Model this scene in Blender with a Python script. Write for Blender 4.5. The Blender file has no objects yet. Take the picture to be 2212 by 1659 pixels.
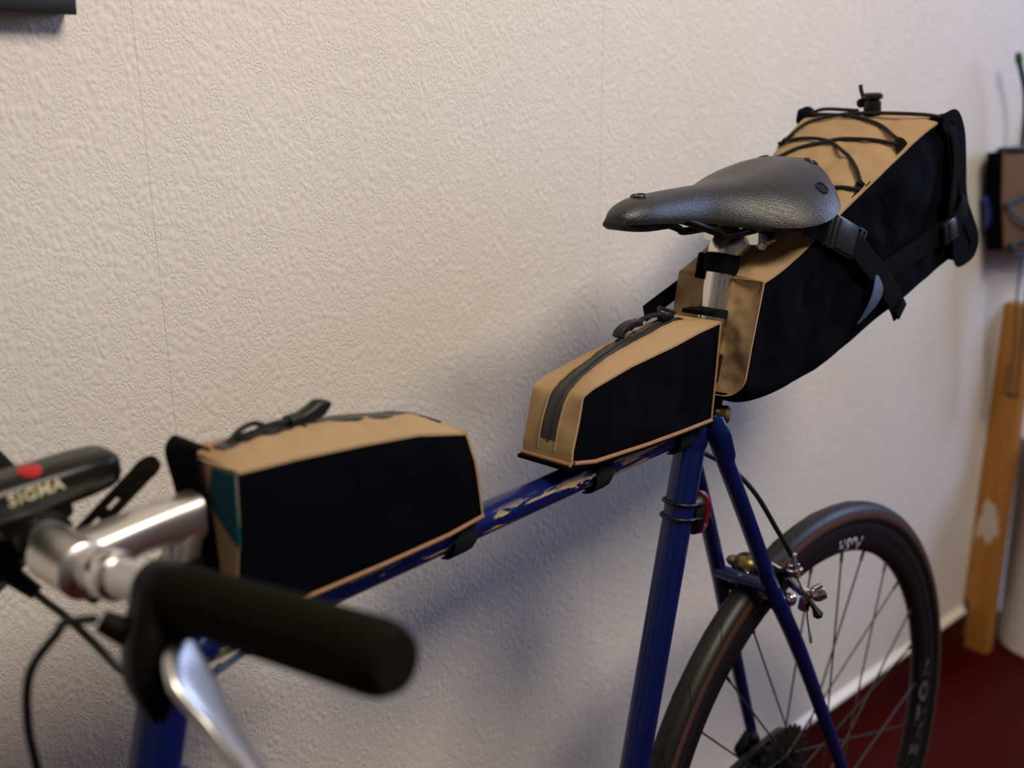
import bpy, bmesh, math, random
from mathutils import Vector, Matrix, noise

random.seed(7)
V = Vector
scene = bpy.context.scene
col = scene.collection

# ------------------------------------------------------------------ camera
cam_data = bpy.data.cameras.new('camera')
cam = bpy.data.objects.new('camera', cam_data)
col.objects.link(cam)
cam_data.sensor_fit = 'HORIZONTAL'
cam_data.sensor_width = 17.3
cam_data.lens = 20.0
cam_data.clip_start = 0.02
right, down, fwd = V((0.7336, -0.6795, -0.0042)), V((-0.2274, -0.2397, -0.9438)), V((0.6404, 0.6934, -0.3304))
cam_mat = Matrix((right.normalized(), (-down).normalized(), (-fwd).normalized())).transposed().to_4x4()
cam_mat.translation = V((-1.053, -0.8917, 1.2473))
cam.matrix_world = cam_mat
cam_data.dof.use_dof = True
cam_data.dof.focus_distance = 1.03
cam_data.dof.aperture_fstop = 1.75
scene.camera = cam

# ------------------------------------------------------------------ world, lights, exposure
world = bpy.data.worlds.new('world')
scene.world = world
world.use_nodes = True
bg = world.node_tree.nodes['Background']
bg.inputs[0].default_value = (0.42, 0.45, 0.68, 1)
bg.inputs[1].default_value = 0.13

def area(name, loc, target, size, energy, color, size_y=None):
    d = bpy.data.lights.new(name, 'AREA')
    d.energy = energy; d.color = color; d.size = size
    if size_y: d.shape = 'RECTANGLE'; d.size_y = size_y
    o = bpy.data.objects.new(name, d); col.objects.link(o)
    o.location = loc
    o.rotation_euler = (V(target) - V(loc)).to_track_quat('-Z', 'Y').to_euler()
    return o
area('ceiling_lamp_light', (-0.25, -1.45, 2.50), (-0.45, 0, 0.8), 0.75, 54, (1.0, 0.885, 0.755))
area('window_light', (2.8, -1.25, 1.80), (0.0, -0.1, 0.9), 1.1, 50, (0.48, 0.60, 1.0), 1.3)

scene.view_settings.view_transform = 'Standard'
scene.view_settings.look = 'None'
scene.view_settings.gamma = 1
scene.view_settings.use_curve_mapping = False
scene.view_settings.exposure = -0.10

# ------------------------------------------------------------------ material helpers
def new_mat(name, color=(0.5, 0.5, 0.5), rough=0.6, metal=0.0, spec=0.5, coat=0.0):
    m = bpy.data.materials.new(name); m.use_nodes = True
    b = m.node_tree.nodes['Principled BSDF']
    b.inputs['Base Color'].default_value = (*color, 1)
    b.inputs['Roughness'].default_value = rough
    b.inputs['Metallic'].default_value = metal
    b.inputs['Specular IOR Level'].default_value = spec
    if coat:
        b.inputs['Coat Weight'].default_value = coat
        b.inputs['Coat Roughness'].default_value = 0.12
    m['b'] = 1
    return m
def N(m, t, **kw):
    n = m.node_tree.nodes.new(t)
    for k, v in kw.items():
        if k in n.inputs.keys(): n.inputs[k].default_value = v
        else: setattr(n, k, v)
    return n
def Lk(m, a, b): m.node_tree.links.new(a, b)
def bsdf(m): return m.node_tree.nodes['Principled BSDF']
def coords(m, scale=(1, 1, 1), rot=(0, 0, 0), kind='Object'):
    tc = N(m, 'ShaderNodeTexCoord'); mp = N(m, 'ShaderNodeMapping')
    mp.inputs['Scale'].default_value = scale; mp.inputs['Rotation'].default_value = rot
    Lk(m, tc.outputs[kind], mp.inputs['Vector']); return mp.outputs['Vector']
def noise_tex(m, vec, scale, detail=3, rough=0.5, dist=0.0):
    n = N(m, 'ShaderNodeTexNoise'); n.inputs['Scale'].default_value = scale
    n.inputs['Detail'].default_value = detail; n.inputs['Roughness'].default_value = rough
    n.inputs['Distortion'].default_value = dist
    Lk(m, vec, n.inputs['Vector']); return n.outputs['Fac']
def ramp(m, fac, stops):
    r = N(m, 'ShaderNodeValToRGB'); e = r.color_ramp.elements
    while len(e) < len(stops): e.new(0.5)
    for i, (p, c) in enumerate(stops):
        e[i].position = p; e[i].color = (*c, 1) if len(c) == 3 else c
    Lk(m, fac, r.inputs['Fac']); return r.outputs['Color']
def math_node(m, op, a, b=None, clamp=False):
    n = N(m, 'ShaderNodeMath', operation=op); n.use_clamp = clamp
    for i, x in enumerate((a, b)):
        if x is None: continue
        if isinstance(x, (int, float)): n.inputs[i].default_value = x
        else: Lk(m, x, n.inputs[i])
    return n.outputs[0]
def bump(m, height, strength=0.5, distance=0.001, normal=None):
    b = N(m, 'ShaderNodeBump'); b.inputs['Strength'].default_value = strength
    b.inputs['Distance'].default_value = distance
    Lk(m, height, b.inputs['Height'])
    if normal is not None: Lk(m, normal, b.inputs['Normal'])
    Lk(m, b.outputs['Normal'], bsdf(m).inputs['Normal']); return b.outputs['Normal']
def mixc(m, fac, a, b):
    n = N(m, 'ShaderNodeMix', data_type='RGBA')
    if isinstance(fac, (int, float)): n.inputs[0].default_value = fac
    else: Lk(m, fac, n.inputs[0])
    for s, x in ((6, a), (7, b)):
        if isinstance(x, tuple): n.inputs[s].default_value = (*x, 1)
        else: Lk(m, x, n.inputs[s])
    return n.outputs[2]

# wallpaper: embossed woodchip relief
def mat_wallpaper():
    m = new_mat('wallpaper', (0.74, 0.69, 0.62), 0.62, 0, 0.35)
    v = coords(m, (1, 1, 0.72))
    warp = N(m, 'ShaderNodeTexNoise'); warp.inputs['Scale'].default_value = 90; warp.inputs['Detail'].default_value = 2
    Lk(m, v, warp.inputs['Vector'])
    ad = N(m, 'ShaderNodeMixRGB', blend_type='ADD'); ad.inputs[0].default_value = 0.006
    Lk(m, v, ad.inputs[1]); Lk(m, warp.outputs['Color'], ad.inputs[2])
    vv = ad.outputs[0]
    def blobs(scale, lo, hi):
        vo = N(m, 'ShaderNodeTexVoronoi', feature='SMOOTH_F1'); vo.inputs['Scale'].default_value = scale
        vo.inputs['Smoothness'].default_value = 0.35
        Lk(m, vv, vo.inputs['Vector'])
        return ramp(m, vo.outputs['Distance'], [(lo, (1, 1, 1)), (hi, (0, 0, 0))])
    small, large = blobs(520, 0.15, 0.8), blobs(190, 0.15, 0.75)
    mask = ramp(m, noise_tex(m, v, 55, 2, 0.5), [(0.42, (0, 0, 0)), (0.56, (1, 1, 1))])
    h = math_node(m, 'ADD', math_node(m, 'MULTIPLY', small, math_node(m, 'SUBTRACT', 1.15, mask)), math_node(m, 'MULTIPLY', math_node(m, 'MULTIPLY', large, mask), 1.6))
    h = math_node(m, 'ADD', h, math_node(m, 'MULTIPLY', noise_tex(m, v, 40, 2, 0.5), 1.3))
    h = math_node(m, 'ADD', h, math_node(m, 'MULTIPLY', noise_tex(m, vv, 700, 2, 0.6), 0.25))
    bump(m, h, 0.5, 0.0008)
    c = ramp(m, noise_tex(m, v, 3.2, 3, 0.5), [(0.35, (0.725, 0.68, 0.605)), (0.65, (0.765, 0.72, 0.655))])
    Lk(m, c, bsdf(m).inputs['Base Color'])
    return m
def mat_cordura(name, c1, c2, scale=3000, rough=0.8, strength=0.55, dist=0.00045, rot=(0.5, 0.3, 0.6)):
    m = new_mat(name, c1, rough, 0, 0.3)
    v = coords(m, (1, 1, 1), rot)
    w1 = N(m, 'ShaderNodeTexWave', wave_type='BANDS', bands_direction='X'); w1.inputs['Scale'].default_value = scale * 0.105
    w2 = N(m, 'ShaderNodeTexWave', wave_type='BANDS', bands_direction='Z'); w2.inputs['Scale'].default_value = scale * 0.105
    for w in (w1, w2):
        w.inputs['Distortion'].default_value = 0.4
        Lk(m, v, w.inputs['Vector'])
    h = math_node(m, 'MULTIPLY', w1.outputs['Fac'], w2.outputs['Fac'])
    soft = noise_tex(m, v, 22, 3, 0.5)
    c = mixc(m, h, c2, c1)
    c = mixc(m, math_node(m, 'MULTIPLY', soft, 0.35), c, c2)
    Lk(m, c, bsdf(m).inputs['Base Color'])
    n1 = bump(m, soft, 0.5, 0.004)
    bump(m, h, strength, dist, n1)
    bsdf(m).inputs['Specular IOR Level'].default_value = 0.15
    return m
def mat_blue_paint(chips):
    m = new_mat('blue_frame_paint_chipped' if chips else 'blue_frame_paint', (0.003, 0.008, 0.08), 0.32, 0.1, 0.3, 0.4)
    fl = noise_tex(m, coords(m), 900, 2, 0.5)
    c = mixc(m, fl, (0.0012, 0.0040, 0.042), (0.0045, 0.015, 0.14))
    v = coords(m, (9, 70, 70))
    n = noise_tex(m, v, 1.6 if chips else 3.0, 6, 0.72, 0.6)
    lo = 0.55 if chips else 0.70
    mask = ramp(m, n, [(lo, (0, 0, 0)), (lo + 0.025, (1, 1, 1))])
    if chips:
        # wear sits on the lower flank of the tube, where the straps and a lock have rubbed
        tc = N(m, 'ShaderNodeTexCoord'); sp = N(m, 'ShaderNodeSeparateXYZ'); Lk(m, tc.outputs['Object'], sp.inputs[0])
        low = N(m, 'ShaderNodeMapRange'); low.inputs[1].default_value = 0.0095; low.inputs[2].default_value = 0.003
        Lk(m, sp.outputs['Z'], low.inputs[0])
        mask = math_node(m, 'MULTIPLY', mask, low.outputs[0])
    c = mixc(m, mask, c, (0.40, 0.31, 0.12))
    Lk(m, c, bsdf(m).inputs['Base Color'])
    met = math_node(m, 'SUBTRACT', 0.25, math_node(m, 'MULTIPLY', mask, 0.25)); Lk(m, met, bsdf(m).inputs['Metallic'])
    Lk(m, math_node(m, 'ADD', 0.28, math_node(m, 'MULTIPLY', mask, 0.4)), bsdf(m).inputs['Roughness'])
    bump(m, math_node(m, 'SUBTRACT', 1.0, mask), 0.4, 0.0003)
    return m
def mat_noise(name, c1, c2, scale, rough=0.6, metal=0, spec=0.5, bs=0.2, bd=0.0005, detail=4, stretch=(1, 1, 1)):
    m = new_mat(name, c1, rough, metal, spec)
    f = noise_tex(m, coords(m, stretch), scale, detail)
    Lk(m, mixc(m, f, c1, c2), bsdf(m).inputs['Base Color'])
    if bs: bump(m, f, bs, bd)
    return m
def mat_saddle():
    m = new_mat('textured_black_rubber', (0.022, 0.021, 0.023), 0.40, 0, 0.5)
    v = coords(m, (1, 1, 1), (0.62, 0.45, 0.78))
    vo = N(m, 'ShaderNodeTexVoronoi', feature='F1'); vo.inputs['Scale'].default_value = 620; vo.inputs['Randomness'].default_value = 0.45
    Lk(m, v, vo.inputs['Vector'])
    h = ramp(m, vo.outputs['Distance'], [(0.1, (1, 1, 1)), (0.8, (0, 0, 0))])
    bump(m, h, 0.55, 0.0004)
    Lk(m, mixc(m, h, (0.014, 0.0135, 0.015), (0.030, 0.029, 0.031)), bsdf(m).inputs['Base Color'])
    return m
def mat_wood():
    m = new_mat('pine_wood', (0.5, 0.3, 0.12), 0.5, 0, 0.4)
    v = coords(m, (1, 1, 0.08))
    n = noise_tex(m, v, 55, 4, 0.6, 1.2)
    c = ramp(m, n, [(0.3, (0.30, 0.12, 0.018)), (0.5, (0.42, 0.18, 0.030)), (0.7, (0.34, 0.135, 0.02))])
    # white filler patch
    tc = N(m, 'ShaderNodeTexCoord'); mp = N(m, 'ShaderNodeMapping')
    mp.inputs['Location'].default_value = (0, -0.004 * 27, -0.268 * 13); mp.inputs['Scale'].default_value = (0, 27, 13)
    Lk(m, tc.outputs['Object'], mp.inputs['Vector'])
    wob = N(m, 'ShaderNodeTexNoise'); wob.inputs['Scale'].default_value = 3; Lk(m, mp.outputs[0], wob.inputs['Vector'])
    ln = N(m, 'ShaderNodeVectorMath', operation='LENGTH'); Lk(m, mp.outputs[0], ln.inputs[0])
    dd = math_node(m, 'ADD', ln.outputs['Value'], math_node(m, 'MULTIPLY', wob.outputs['Fac'], 0.9))
    patch = ramp(m, dd, [(0.0, (1, 1, 1)), (0.95, (1, 1, 1)), (1.0, (0, 0, 0))])
    c = mixc(m, math_node(m, 'MULTIPLY', patch, 0.8), c, (0.62, 0.56, 0.48))
    Lk(m, c, bsdf(m).inputs['Base Color']); bump(m, n, 0.2, 0.0005)
    return m

M = {}
M['wallpaper'] = mat_wallpaper()
M['floor'] = mat_noise('dark_red_floor_paint', (0.040, 0.0006, 0.0004), (0.055, 0.0012, 0.0006), 9, 0.55, 0, 0.12, 0.15, 0.001)
M['skirting'] = mat_noise('oxblood_gloss_paint', (0.045, 0.0028, 0.0020), (0.060, 0.005, 0.003), 20, 0.5, 0, 0.15, 0.1)
M['cream'] = new_mat('cream_gloss_paint', (0.80, 0.74, 0.62), 0.4)
M['tan'] = mat_cordura('tan_cordura', (0.53, 0.375, 0.215), (0.34, 0.22, 0.11))
M['piping'] = mat_noise('brown_piping', (0.34, 0.18, 0.08), (0.24, 0.12, 0.05), 300, 0.7)
M['black_fabric'] = mat_cordura('black_cordura', (0.0018, 0.0021, 0.0050), (0.0008, 0.0009, 0.0024), 3000, 0.9, 0.3)
bsdf(M['black_fabric']).inputs['Specular IOR Level'].default_value = 0.06
M['webbing'] = mat_noise('black_webbing', (0.0012, 0.0012, 0.0018), (0.003, 0.003, 0.004), 700, 0.85, 0, 0.08, 0.4, 0.0004)
M['hook_loop'] = mat_noise('dark_green_black_hook_tape', (0.005, 0.008, 0.008), (0.007, 0.010, 0.010), 1500, 0.9, 0, 0.12, 0.6, 0.0005)
M['blue'] = mat_blue_paint(False)
M['blue_chipped'] = mat_blue_paint(True)
M['alu'] = mat_noise('brushed_aluminium', (0.78, 0.75, 0.68), (0.66, 0.63, 0.57), 12, 0.26, 1.0, 0.5, 0.05, 0.0003, 4, (0.2, 0.2, 8))
M['alu_soft'] = mat_noise('cast_aluminium', (0.80, 0.77, 0.72), (0.70, 0.68, 0.64), 60, 0.34, 1.0, 0.5, 0.05, 0.0003)
M['alu_bar'] = new_mat('silver_anodised_bar', (0.74, 0.73, 0.72), 0.36, 0.85)
M['chrome'] = new_mat('chrome', (0.8, 0.78, 0.74), 0.12, 1.0)
M['brass'] = mat_noise('tarnished_brass', (0.32, 0.24, 0.10), (0.20, 0.15, 0.07), 150, 0.4, 0.9, 0.5, 0.15)
M['saddle'] = mat_saddle()
M['black_plastic'] = new_mat('black_plastic', (0.006, 0.006, 0.0065), 0.42, 0, 0.3)
M['black_gloss'] = new_mat('glossy_black_plastic', (0.006, 0.0052, 0.0038), 0.30, 0, 0.3)
M['black_metal'] = new_mat('black_enamel', (0.0025, 0.0025, 0.0025), 0.42, 0, 0.15)
M['foam'] = mat_noise('black_foam_grip', (0.0035, 0.0030, 0.0018), (0.006, 0.005, 0.003), 500, 0.85, 0, 0.08, 0.3, 0.0006)
M['tyre'] = mat_noise('tyre_tread_rubber', (0.007, 0.007, 0.006), (0.012, 0.011, 0.008), 60, 0.45, 0, 0.35, 0.1)
M['tyre_wall'] = mat_noise('brown_tyre_sidewall', (0.070, 0.022, 0.011), (0.045, 0.016, 0.010), 90, 0.65)
M['rim'] = new_mat('black_anodised_rim', (0.006, 0.005, 0.0055), 0.42, 0, 0.3)
M['brake_track'] = new_mat('grey_brake_track', (0.022, 0.021, 0.026), 0.36, 0.5)
M['spoke'] = new_mat('dark_spoke', (0.05, 0.045, 0.035), 0.4, 0.7)
M['steel_dark'] = mat_noise('oily_steel', (0.03, 0.028, 0.026), (0.06, 0.055, 0.05), 200, 0.45, 0.8)
M['decal'] = new_mat('pale_lilac_decal', (0.46, 0.43, 0.52), 0.5)
M['decal_dark'] = new_mat('faint_grey_decal', (0.10, 0.095, 0.09), 0.5)
M['print'] = new_mat('pale_gold_print', (0.50, 0.44, 0.26), 0.5)
M['red_button'] = new_mat('red_rubber', (0.42, 0.012, 0.010), 0.4)
M['red_lens'] = new_mat('red_lens', (0.13, 0.0015, 0.005), 0.10, 0, 0.6, 0.8)
M['teal'] = mat_cordura('teal_nylon', (0.008, 0.10, 0.13), (0.004, 0.05, 0.07), 1500, 0.7)
M['zip_tape'] = mat_noise('coated_zip_tape', (0.020, 0.018, 0.017), (0.030, 0.027, 0.025), 300, 0.45, 0, 0.5, 0.2)
M['cord'] = mat_noise('black_elastic_cord', (0.006, 0.006, 0.006), (0.013, 0.013, 0.012), 900, 0.8, 0, 0.3, 0.5, 0.0004)
M['slate'] = new_mat('slate_blue_nylon', (0.035, 0.055, 0.10), 0.6)
M['buckle'] = new_mat('satin_black_buckle', (0.014, 0.0145, 0.015), 0.34, 0, 0.4)
M['wood'] = mat_wood()
M['bin'] = mat_noise('off_white_plastic', (0.60, 0.55, 0.50), (0.55, 0.50, 0.45), 12, 0.45)
M['khaki'] = mat_cordura('khaki_brown_canvas', (0.23, 0.145, 0.085), (0.15, 0.09, 0.05), 900)
M['blue_nylon'] = new_mat('royal_blue_nylon', (0.02, 0.045, 0.30), 0.45)
M['petrol'] = new_mat('petrol_blue_webbing', (0.006, 0.035, 0.065), 0.6)
M['green'] = new_mat('dark_green_rubber', (0.02, 0.09, 0.015), 0.5)
M['frame_black'] = new_mat('black_picture_frame', (0.010, 0.009, 0.007), 0.4)
M['poster'] = mat_noise('dark_print_paper', (0.02, 0.018, 0.016), (0.05, 0.03, 0.02), 30, 0.7)
M['mark_red'] = new_mat('red_print_ink', (0.45, 0.03, 0.02), 0.6)
M['mark_white'] = new_mat('white_print_ink', (0.7, 0.68, 0.6), 0.6)

# ------------------------------------------------------------------ object helpers
BIKE = Matrix(((0.9984, -0.0560, -0.0031), (0.0561, 0.9969, 0.0549), (0.0, -0.0550, 0.9985))).to_4x4()
BIKE.translation = V((0.0, -0.2824, 0.0))

def thing(name, label, cat, origin=(0, 0, 0), group=None, bike=True):
    """Empty; its children are authored in bike (or world) coordinates and stored relative to it."""
    o = bpy.data.objects.new(name, None); col.objects.link(o)
    o.empty_display_size = 0.03
    base = BIKE if bike else Matrix.Identity(4)
    o.matrix_world = base @ Matrix.Translation(V(origin))
    o['label'] = label; o['category'] = cat
    if group: o['group'] = group
    o['ox'], o['oy'], o['oz'] = origin
    return o
def org(p):
    return V((p['ox'], p['oy'], p['oz'])) if p is not None and 'ox' in p.keys() else V((0, 0, 0))
def empty_part(name, parent):
    o = bpy.data.objects.new(name, None); col.objects.link(o); o.parent = parent
    o.empty_display_size = 0.03
    k = org(parent); o['ox'], o['oy'], o['oz'] = k
    return o
def mesh_obj(name, verts, faces, mat, parent=None, smooth=True, label=None, mats=None, fmat=None, pivot=None):
    """verts in the thing's authoring coordinates; `pivot` gives the part its own origin."""
    me = bpy.data.meshes.new(name)
    k = org(parent)
    pv = V(pivot) if pivot is not None else k
    me.from_pydata([tuple(V(v) - pv) for v in verts], [], faces)
    if mats:
        for mm in mats: me.materials.append(mm)
        if fmat: me.polygons.foreach_set('material_index', fmat)
    elif mat: me.materials.append(mat)
    me.polygons.foreach_set('use_smooth', [smooth] * len(me.polygons))
    me.update()
    bm = bmesh.new(); bm.from_mesh(me); bmesh.ops.recalc_face_normals(bm, faces=bm.faces); bm.to_mesh(me); bm.free()
    if smooth: me.set_sharp_from_angle(angle=math.radians(42))
    o = bpy.data.objects.new(name, me); col.objects.link(o)
    if parent is not None:
        o.parent = parent; o.location = pv - k
    elif pivot is not None: o.location = pv
    o['ox'], o['oy'], o['oz'] = pv
    if label: o['label'] = label
    return o
class MB:
    def __init__(s): s.v, s.f = [], []
    def add(s, vf):
        n = len(s.v); s.v += [V(p) for p in vf[0]]; s.f += [tuple(i + n for i in f) for f in vf[1]]; return s
    def out(s): return s.v, s.f
def catmull(pts, n=6, closed=False):
    pts = [V(p) for p in pts]; out = []; m = len(pts)
    rng = range(m if closed else m - 1)
    for i in rng:
        if closed: p0, p1, p2, p3 = pts[i - 1], pts[i], pts[(i + 1) % m], pts[(i + 2) % m]
        else:
            p1, p2 = pts[i], pts[i + 1]
            p0 = pts[i - 1] if i > 0 else p1 * 2 - p2
            p3 = pts[i + 2] if i + 2 < m else p2 * 2 - p1
        for j in range(n):
            t = j / n
            out.append(0.5 * ((2 * p1) + (p2 - p0) * t + (2 * p0 - 5 * p1 + 4 * p2 - p3) * t * t + (3 * p1 - p0 - 3 * p2 + p3) * t ** 3))
    if not closed: out.append(pts[-1])
    return out
def frames(path, up=None):
    """parallel transported frames"""
    res = []; n = len(path); t_prev = None; u = None
    for i in range(n):
        t = (path[min(i + 1, n - 1)] - path[max(i - 1, 0)]).normalized()
        if u is None:
            a = V(up) if up is not None else (V((0, 0, 1)) if abs(t.z) < 0.9 else V((1, 0, 0)))
            u = (a - t * a.dot(t)).normalized()
        else:
            u = (u - t * u.dot(t)).normalized()
        res.append((t, u, t.cross(u)))
    return res
def tube(path, r, seg=14, cap=True, ry=None, up=None, closed=False, profile=None):
    """sweep; r number or list; ry = second half-axis for oval; profile = list of (a,b) in units"""
    path = [V(p) for p in path]; fr = frames(path, up); v, f = [], []
    n = len(path)
    if profile is None: profile = [(math.cos(2 * math.pi * k / seg), math.sin(2 * math.pi * k / seg)) for k in range(seg)]
    seg = len(profile)
    for i, p in enumerate(path):
        a = r[i] if isinstance(r, (list, tuple)) else r
        b = (ry[i] if isinstance(ry, (list, tuple)) else ry) if ry is not None else a
        _, u, w = fr[i]
        for (c, s_) in profile: v.append(p + u * (a * c) + w * (b * s_))
    for i in range(n if closed else n - 1):
        j = (i + 1) % n
        for k in range(seg):
            k2 = (k + 1) % seg
            f.append((i * seg + k, i * seg + k2, j * seg + k2, j * seg + k))
    if cap and not closed:
        f.append(tuple(range(seg - 1, -1, -1))); f.append(tuple((n - 1) * seg + k for k in range(seg)))
    return v, f
RECT = [(-1, -1), (1, -1), (1, 1), (-1, 1)]
def rrect(c=0.25, n=3):
    out = []
    for (sx, sy, a0) in ((1, 1, 0), (-1, 1, 90), (-1, -1, 180), (1, -1, 270)):
        for i in range(n + 1):
            a = math.radians(a0 + 90 * i / n)
            out.append((sx * (1 - c) + c * math.cos(a), sy * (1 - c) + c * math.sin(a)))
    return out
RR = rrect()
def strap(path, width, thick, up):
    """flat strap: up = thickness direction"""
    return tube(path, thick / 2, ry=width / 2, up=up, profile=rrect(0.3, 2))
def lathe(profile, origin, axis, seg=32, closed=False):
    """profile (h, r) along axis"""
    o = V(origin); a = V(axis).normalized()
    u = a.orthogonal().normalized(); w = a.cross(u); v, f = [], []
    for (h, r) in profile:
        for k in range(seg):
            t = 2 * math.pi * k / seg
            v.append(o + a * h + (u * math.cos(t) + w * math.sin(t)) * r)
    n = len(profile)
    for i in range(n if closed else n - 1):
        j = (i + 1) % n
        for k in range(seg):
            k2 = (k + 1) % seg; f.append((i * seg + k, i * seg + k2, j * seg + k2, j * seg + k))
    if not closed:
        if profile[0][1] > 1e-6: f.append(tuple(range(seg - 1, -1, -1)))
        if profile[-1][1] > 1e-6: f.append(tuple((n - 1) * seg + k for k in range(seg)))
    return v, f
def obox(c, ax, ay, az, sx, sy, sz, bev=0.15):
    """rounded box with axes; sizes are full"""
    c, ax, ay = V(c), V(ax).normalized(), V(ay)
    ay = (ay - ax * ay.dot(ax)).normalized(); az_ = ax.cross(ay)
    bm = bmesh.new(); bmesh.ops.create_cube(bm, size=1)
    for vv in bm.verts: vv.co = V((vv.co.x * sx, vv.co.y * sy, vv.co.z * sz))
    b = bev * min(sx, sy, sz)
    if b > 0: bmesh.ops.bevel(bm, geom=list(bm.edges), offset=b, segments=2, profile=0.5, affect='EDGES')
    bm.verts.index_update()
    v = [c + ax * x.co.x + ay * x.co.y + az_ * x.co.z for x in bm.verts]; f = [tuple(q.index for q in p.verts) for p in bm.faces]
    bm.free(); return v, f
def rod(a, b, r, seg=12, r2=None):
    return tube([V(a), V(b)], [r, r2 if r2 is not None else r], seg)
def ball(c, r, seg=16, sq=(1, 1, 1)):
    c = V(c); v, f = lathe([(-r * math.cos(math.pi * i / 10), max(r * math.sin(math.pi * i / 10), 1e-5)) for i in range(11)], (0, 0, 0), (0, 0, 1), seg)
    return [c + V((p.x * sq[0], p.y * sq[1], p.z * sq[2])) for p in v], f
def prism(poly, origin, eu, ev, thick, bev=0.0):
    """extruded polygon in plane (eu, ev), centred thickness"""
    o, eu, ev = V(origin), V(eu).normalized(), V(ev).normalized(); en = eu.cross(ev).normalized()
    bm = bmesh.new()
    vs = [bm.verts.new(o + eu * a + ev * b - en * thick / 2) for a, b in poly]
    fc = bm.faces.new(vs)
    r = bmesh.ops.extrude_face_region(bm, geom=[fc])
    for q in r['geom']:
        if isinstance(q, bmesh.types.BMVert): q.co += en * thick
    bmesh.ops.recalc_face_normals(bm, faces=bm.faces)
    if bev: bmesh.ops.bevel(bm, geom=list(bm.edges), offset=bev, segments=2, profile=0.5, affect='EDGES')
    bm.verts.index_update()
    v = [x.co.copy() for x in bm.verts]; f = [tuple(q.index for q in p.verts) for p in bm.faces]; bm.free()
    return v, f
def grid(fn, nu, nv):
    v = [V(fn(i / nu, j / nv)) for i in range(nu + 1) for j in range(nv + 1)]
    f = [(i * (nv + 1) + j, (i + 1) * (nv + 1) + j, (i + 1) * (nv + 1) + j + 1, i * (nv + 1) + j + 1) for i in range(nu) for j in range(nv)]
    return v, f
def solid(fn, nu, nv, thick, n_dir):
    """sheet with thickness towards n_dir(u,v)"""
    a, fa = grid(fn, nu, nv)
    b = [p - V(n_dir(i // (nv + 1) / nu, (i % (nv + 1)) / nv)) * thick for i, p in enumerate(a)]
    n = len(a); f = list(fa) + [tuple(i + n for i in reversed(q)) for q in fa]
    for i in range(nu):
        for j in (0, nv):
            p, q = i * (nv + 1) + j, (i + 1) * (nv + 1) + j; f.append((p, q, q + n, p + n))
    for j in range(nv):
        for i in (0, nu):
            p, q = i * (nv + 1) + j, i * (nv + 1) + j + 1; f.append((p, q, q + n, p + n))
    return a + b, f
def interp(x, xs, ys):
    if x <= xs[0]: return ys[0]
    for i in range(1, len(xs)):
        if x <= xs[i]:
            t = (x - xs[i - 1]) / (xs[i] - xs[i - 1]); return ys[i - 1] + (ys[i] - ys[i - 1]) * t
    return ys[-1]
def pathlen(pts):
    L = [0.0]
    for a, b in zip(pts, pts[1:]): L.append(L[-1] + (b - a).length)
    return L
def along(pts, t):
    L = pathlen(pts); d = t * L[-1]
    for i in range(1, len(pts)):
        if d <= L[i] + 1e-12:
            k = (d - L[i - 1]) / max(L[i] - L[i - 1], 1e-9); return pts[i - 1].lerp(pts[i], k)
    return pts[-1]
def fbm(p, s, seed=0.0):
    return noise.fractal(V(p) * s + V((seed, seed * 1.7, -seed)), 0.8, 2.0, 3)
def glyphs(text):
    """each character as a flat mesh (verts, faces, advance) with cap height 1"""
    out = []
    for ch in text:
        c = bpy.data.curves.new('t', 'FONT'); c.body = ch; c.size = 1.0; c.extrude = 0.02; c.resolution_u = 3; c.offset = 0.03
        o = bpy.data.objects.new('t', c); col.objects.link(o)
        bpy.context.view_layer.update()
        dg = bpy.context.evaluated_depsgraph_get(); me = o.evaluated_get(dg).to_mesh()
        v = [p.co * 1.42 for p in me.vertices]; f = [tuple(p.vertices) for p in me.polygons]
        w = (max(p.x for p in v) if v else 0.3) + 0.12
        o.evaluated_get(dg).to_mesh_clear(); bpy.data.objects.remove(o); bpy.data.curves.remove(c)
        out.append((v, f, w))
    return out

# ------------------------------------------------------------------ structure
def structure(o): o['kind'] = 'structure'; return o
# back wall carrying separate lengths of wallpaper
wall = structure(mesh_obj('wall_back', *obox((0.45, 0.0425, 1.30), (1, 0, 0), (0, 1, 0), None, 5.8, 0.08, 2.68, 0), new_mat('plaster', (0.5, 0.46, 0.4), 0.8), None, False))
wall['label'] = 'white woodchip papered wall behind the bicycle'
edges = [-2.40, -2.20, -1.67, -1.15, -0.6226, -0.0963, 0.409, 0.935, 1.46, 1.99, 2.52, 3.05, 3.26]
for i in range(len(edges) - 1):
    g = 0.00012
    x0, x1 = edges[i] + g, edges[i + 1] - g
    v, f = obox(((x0 + x1) / 2, 0.0012, 1.32), (1, 0, 0), (0, 1, 0), None, x1 - x0, 0.0024, 2.63, 0)
    mesh_obj('wallpaper_strip', v, f, M['wallpaper'], wall, False)
fl = structure(mesh_obj('floor', *obox((0.45, -1.4, -0.02), (1, 0, 0), (0, 1, 0), None, 5.8, 3.0, 0.04, 0), M['floor'], None, False))
fl['label'] = 'dark red painted floor'
M['room'] = new_mat('grey_beige_room_paint', (0.30, 0.27, 0.24), 0.8)
for nm, c, sz, lb in (('wall_front', (0.1, -2.94, 1.3), (5.0, 0.08, 2.68), 'plain grey beige wall behind the camera'), ('wall_left', (-2.44, -1.4, 1.3), (0.08, 3.0, 2.68), 'plain grey beige end wall on the left'),
                      ('wall_right', (3.3, -1.4, 1.3), (0.08, 3.0, 2.68), 'plain grey beige end wall on the right'), ('ceiling', (0.4, -1.4, 2.68), (5.9, 3.0, 0.08), 'plain grey beige ceiling')):
    structure(mesh_obj(nm, *obox(c, (1, 0, 0), (0, 1, 0), None, *sz, 0), M['room'], None, False))['label'] = lb
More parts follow.
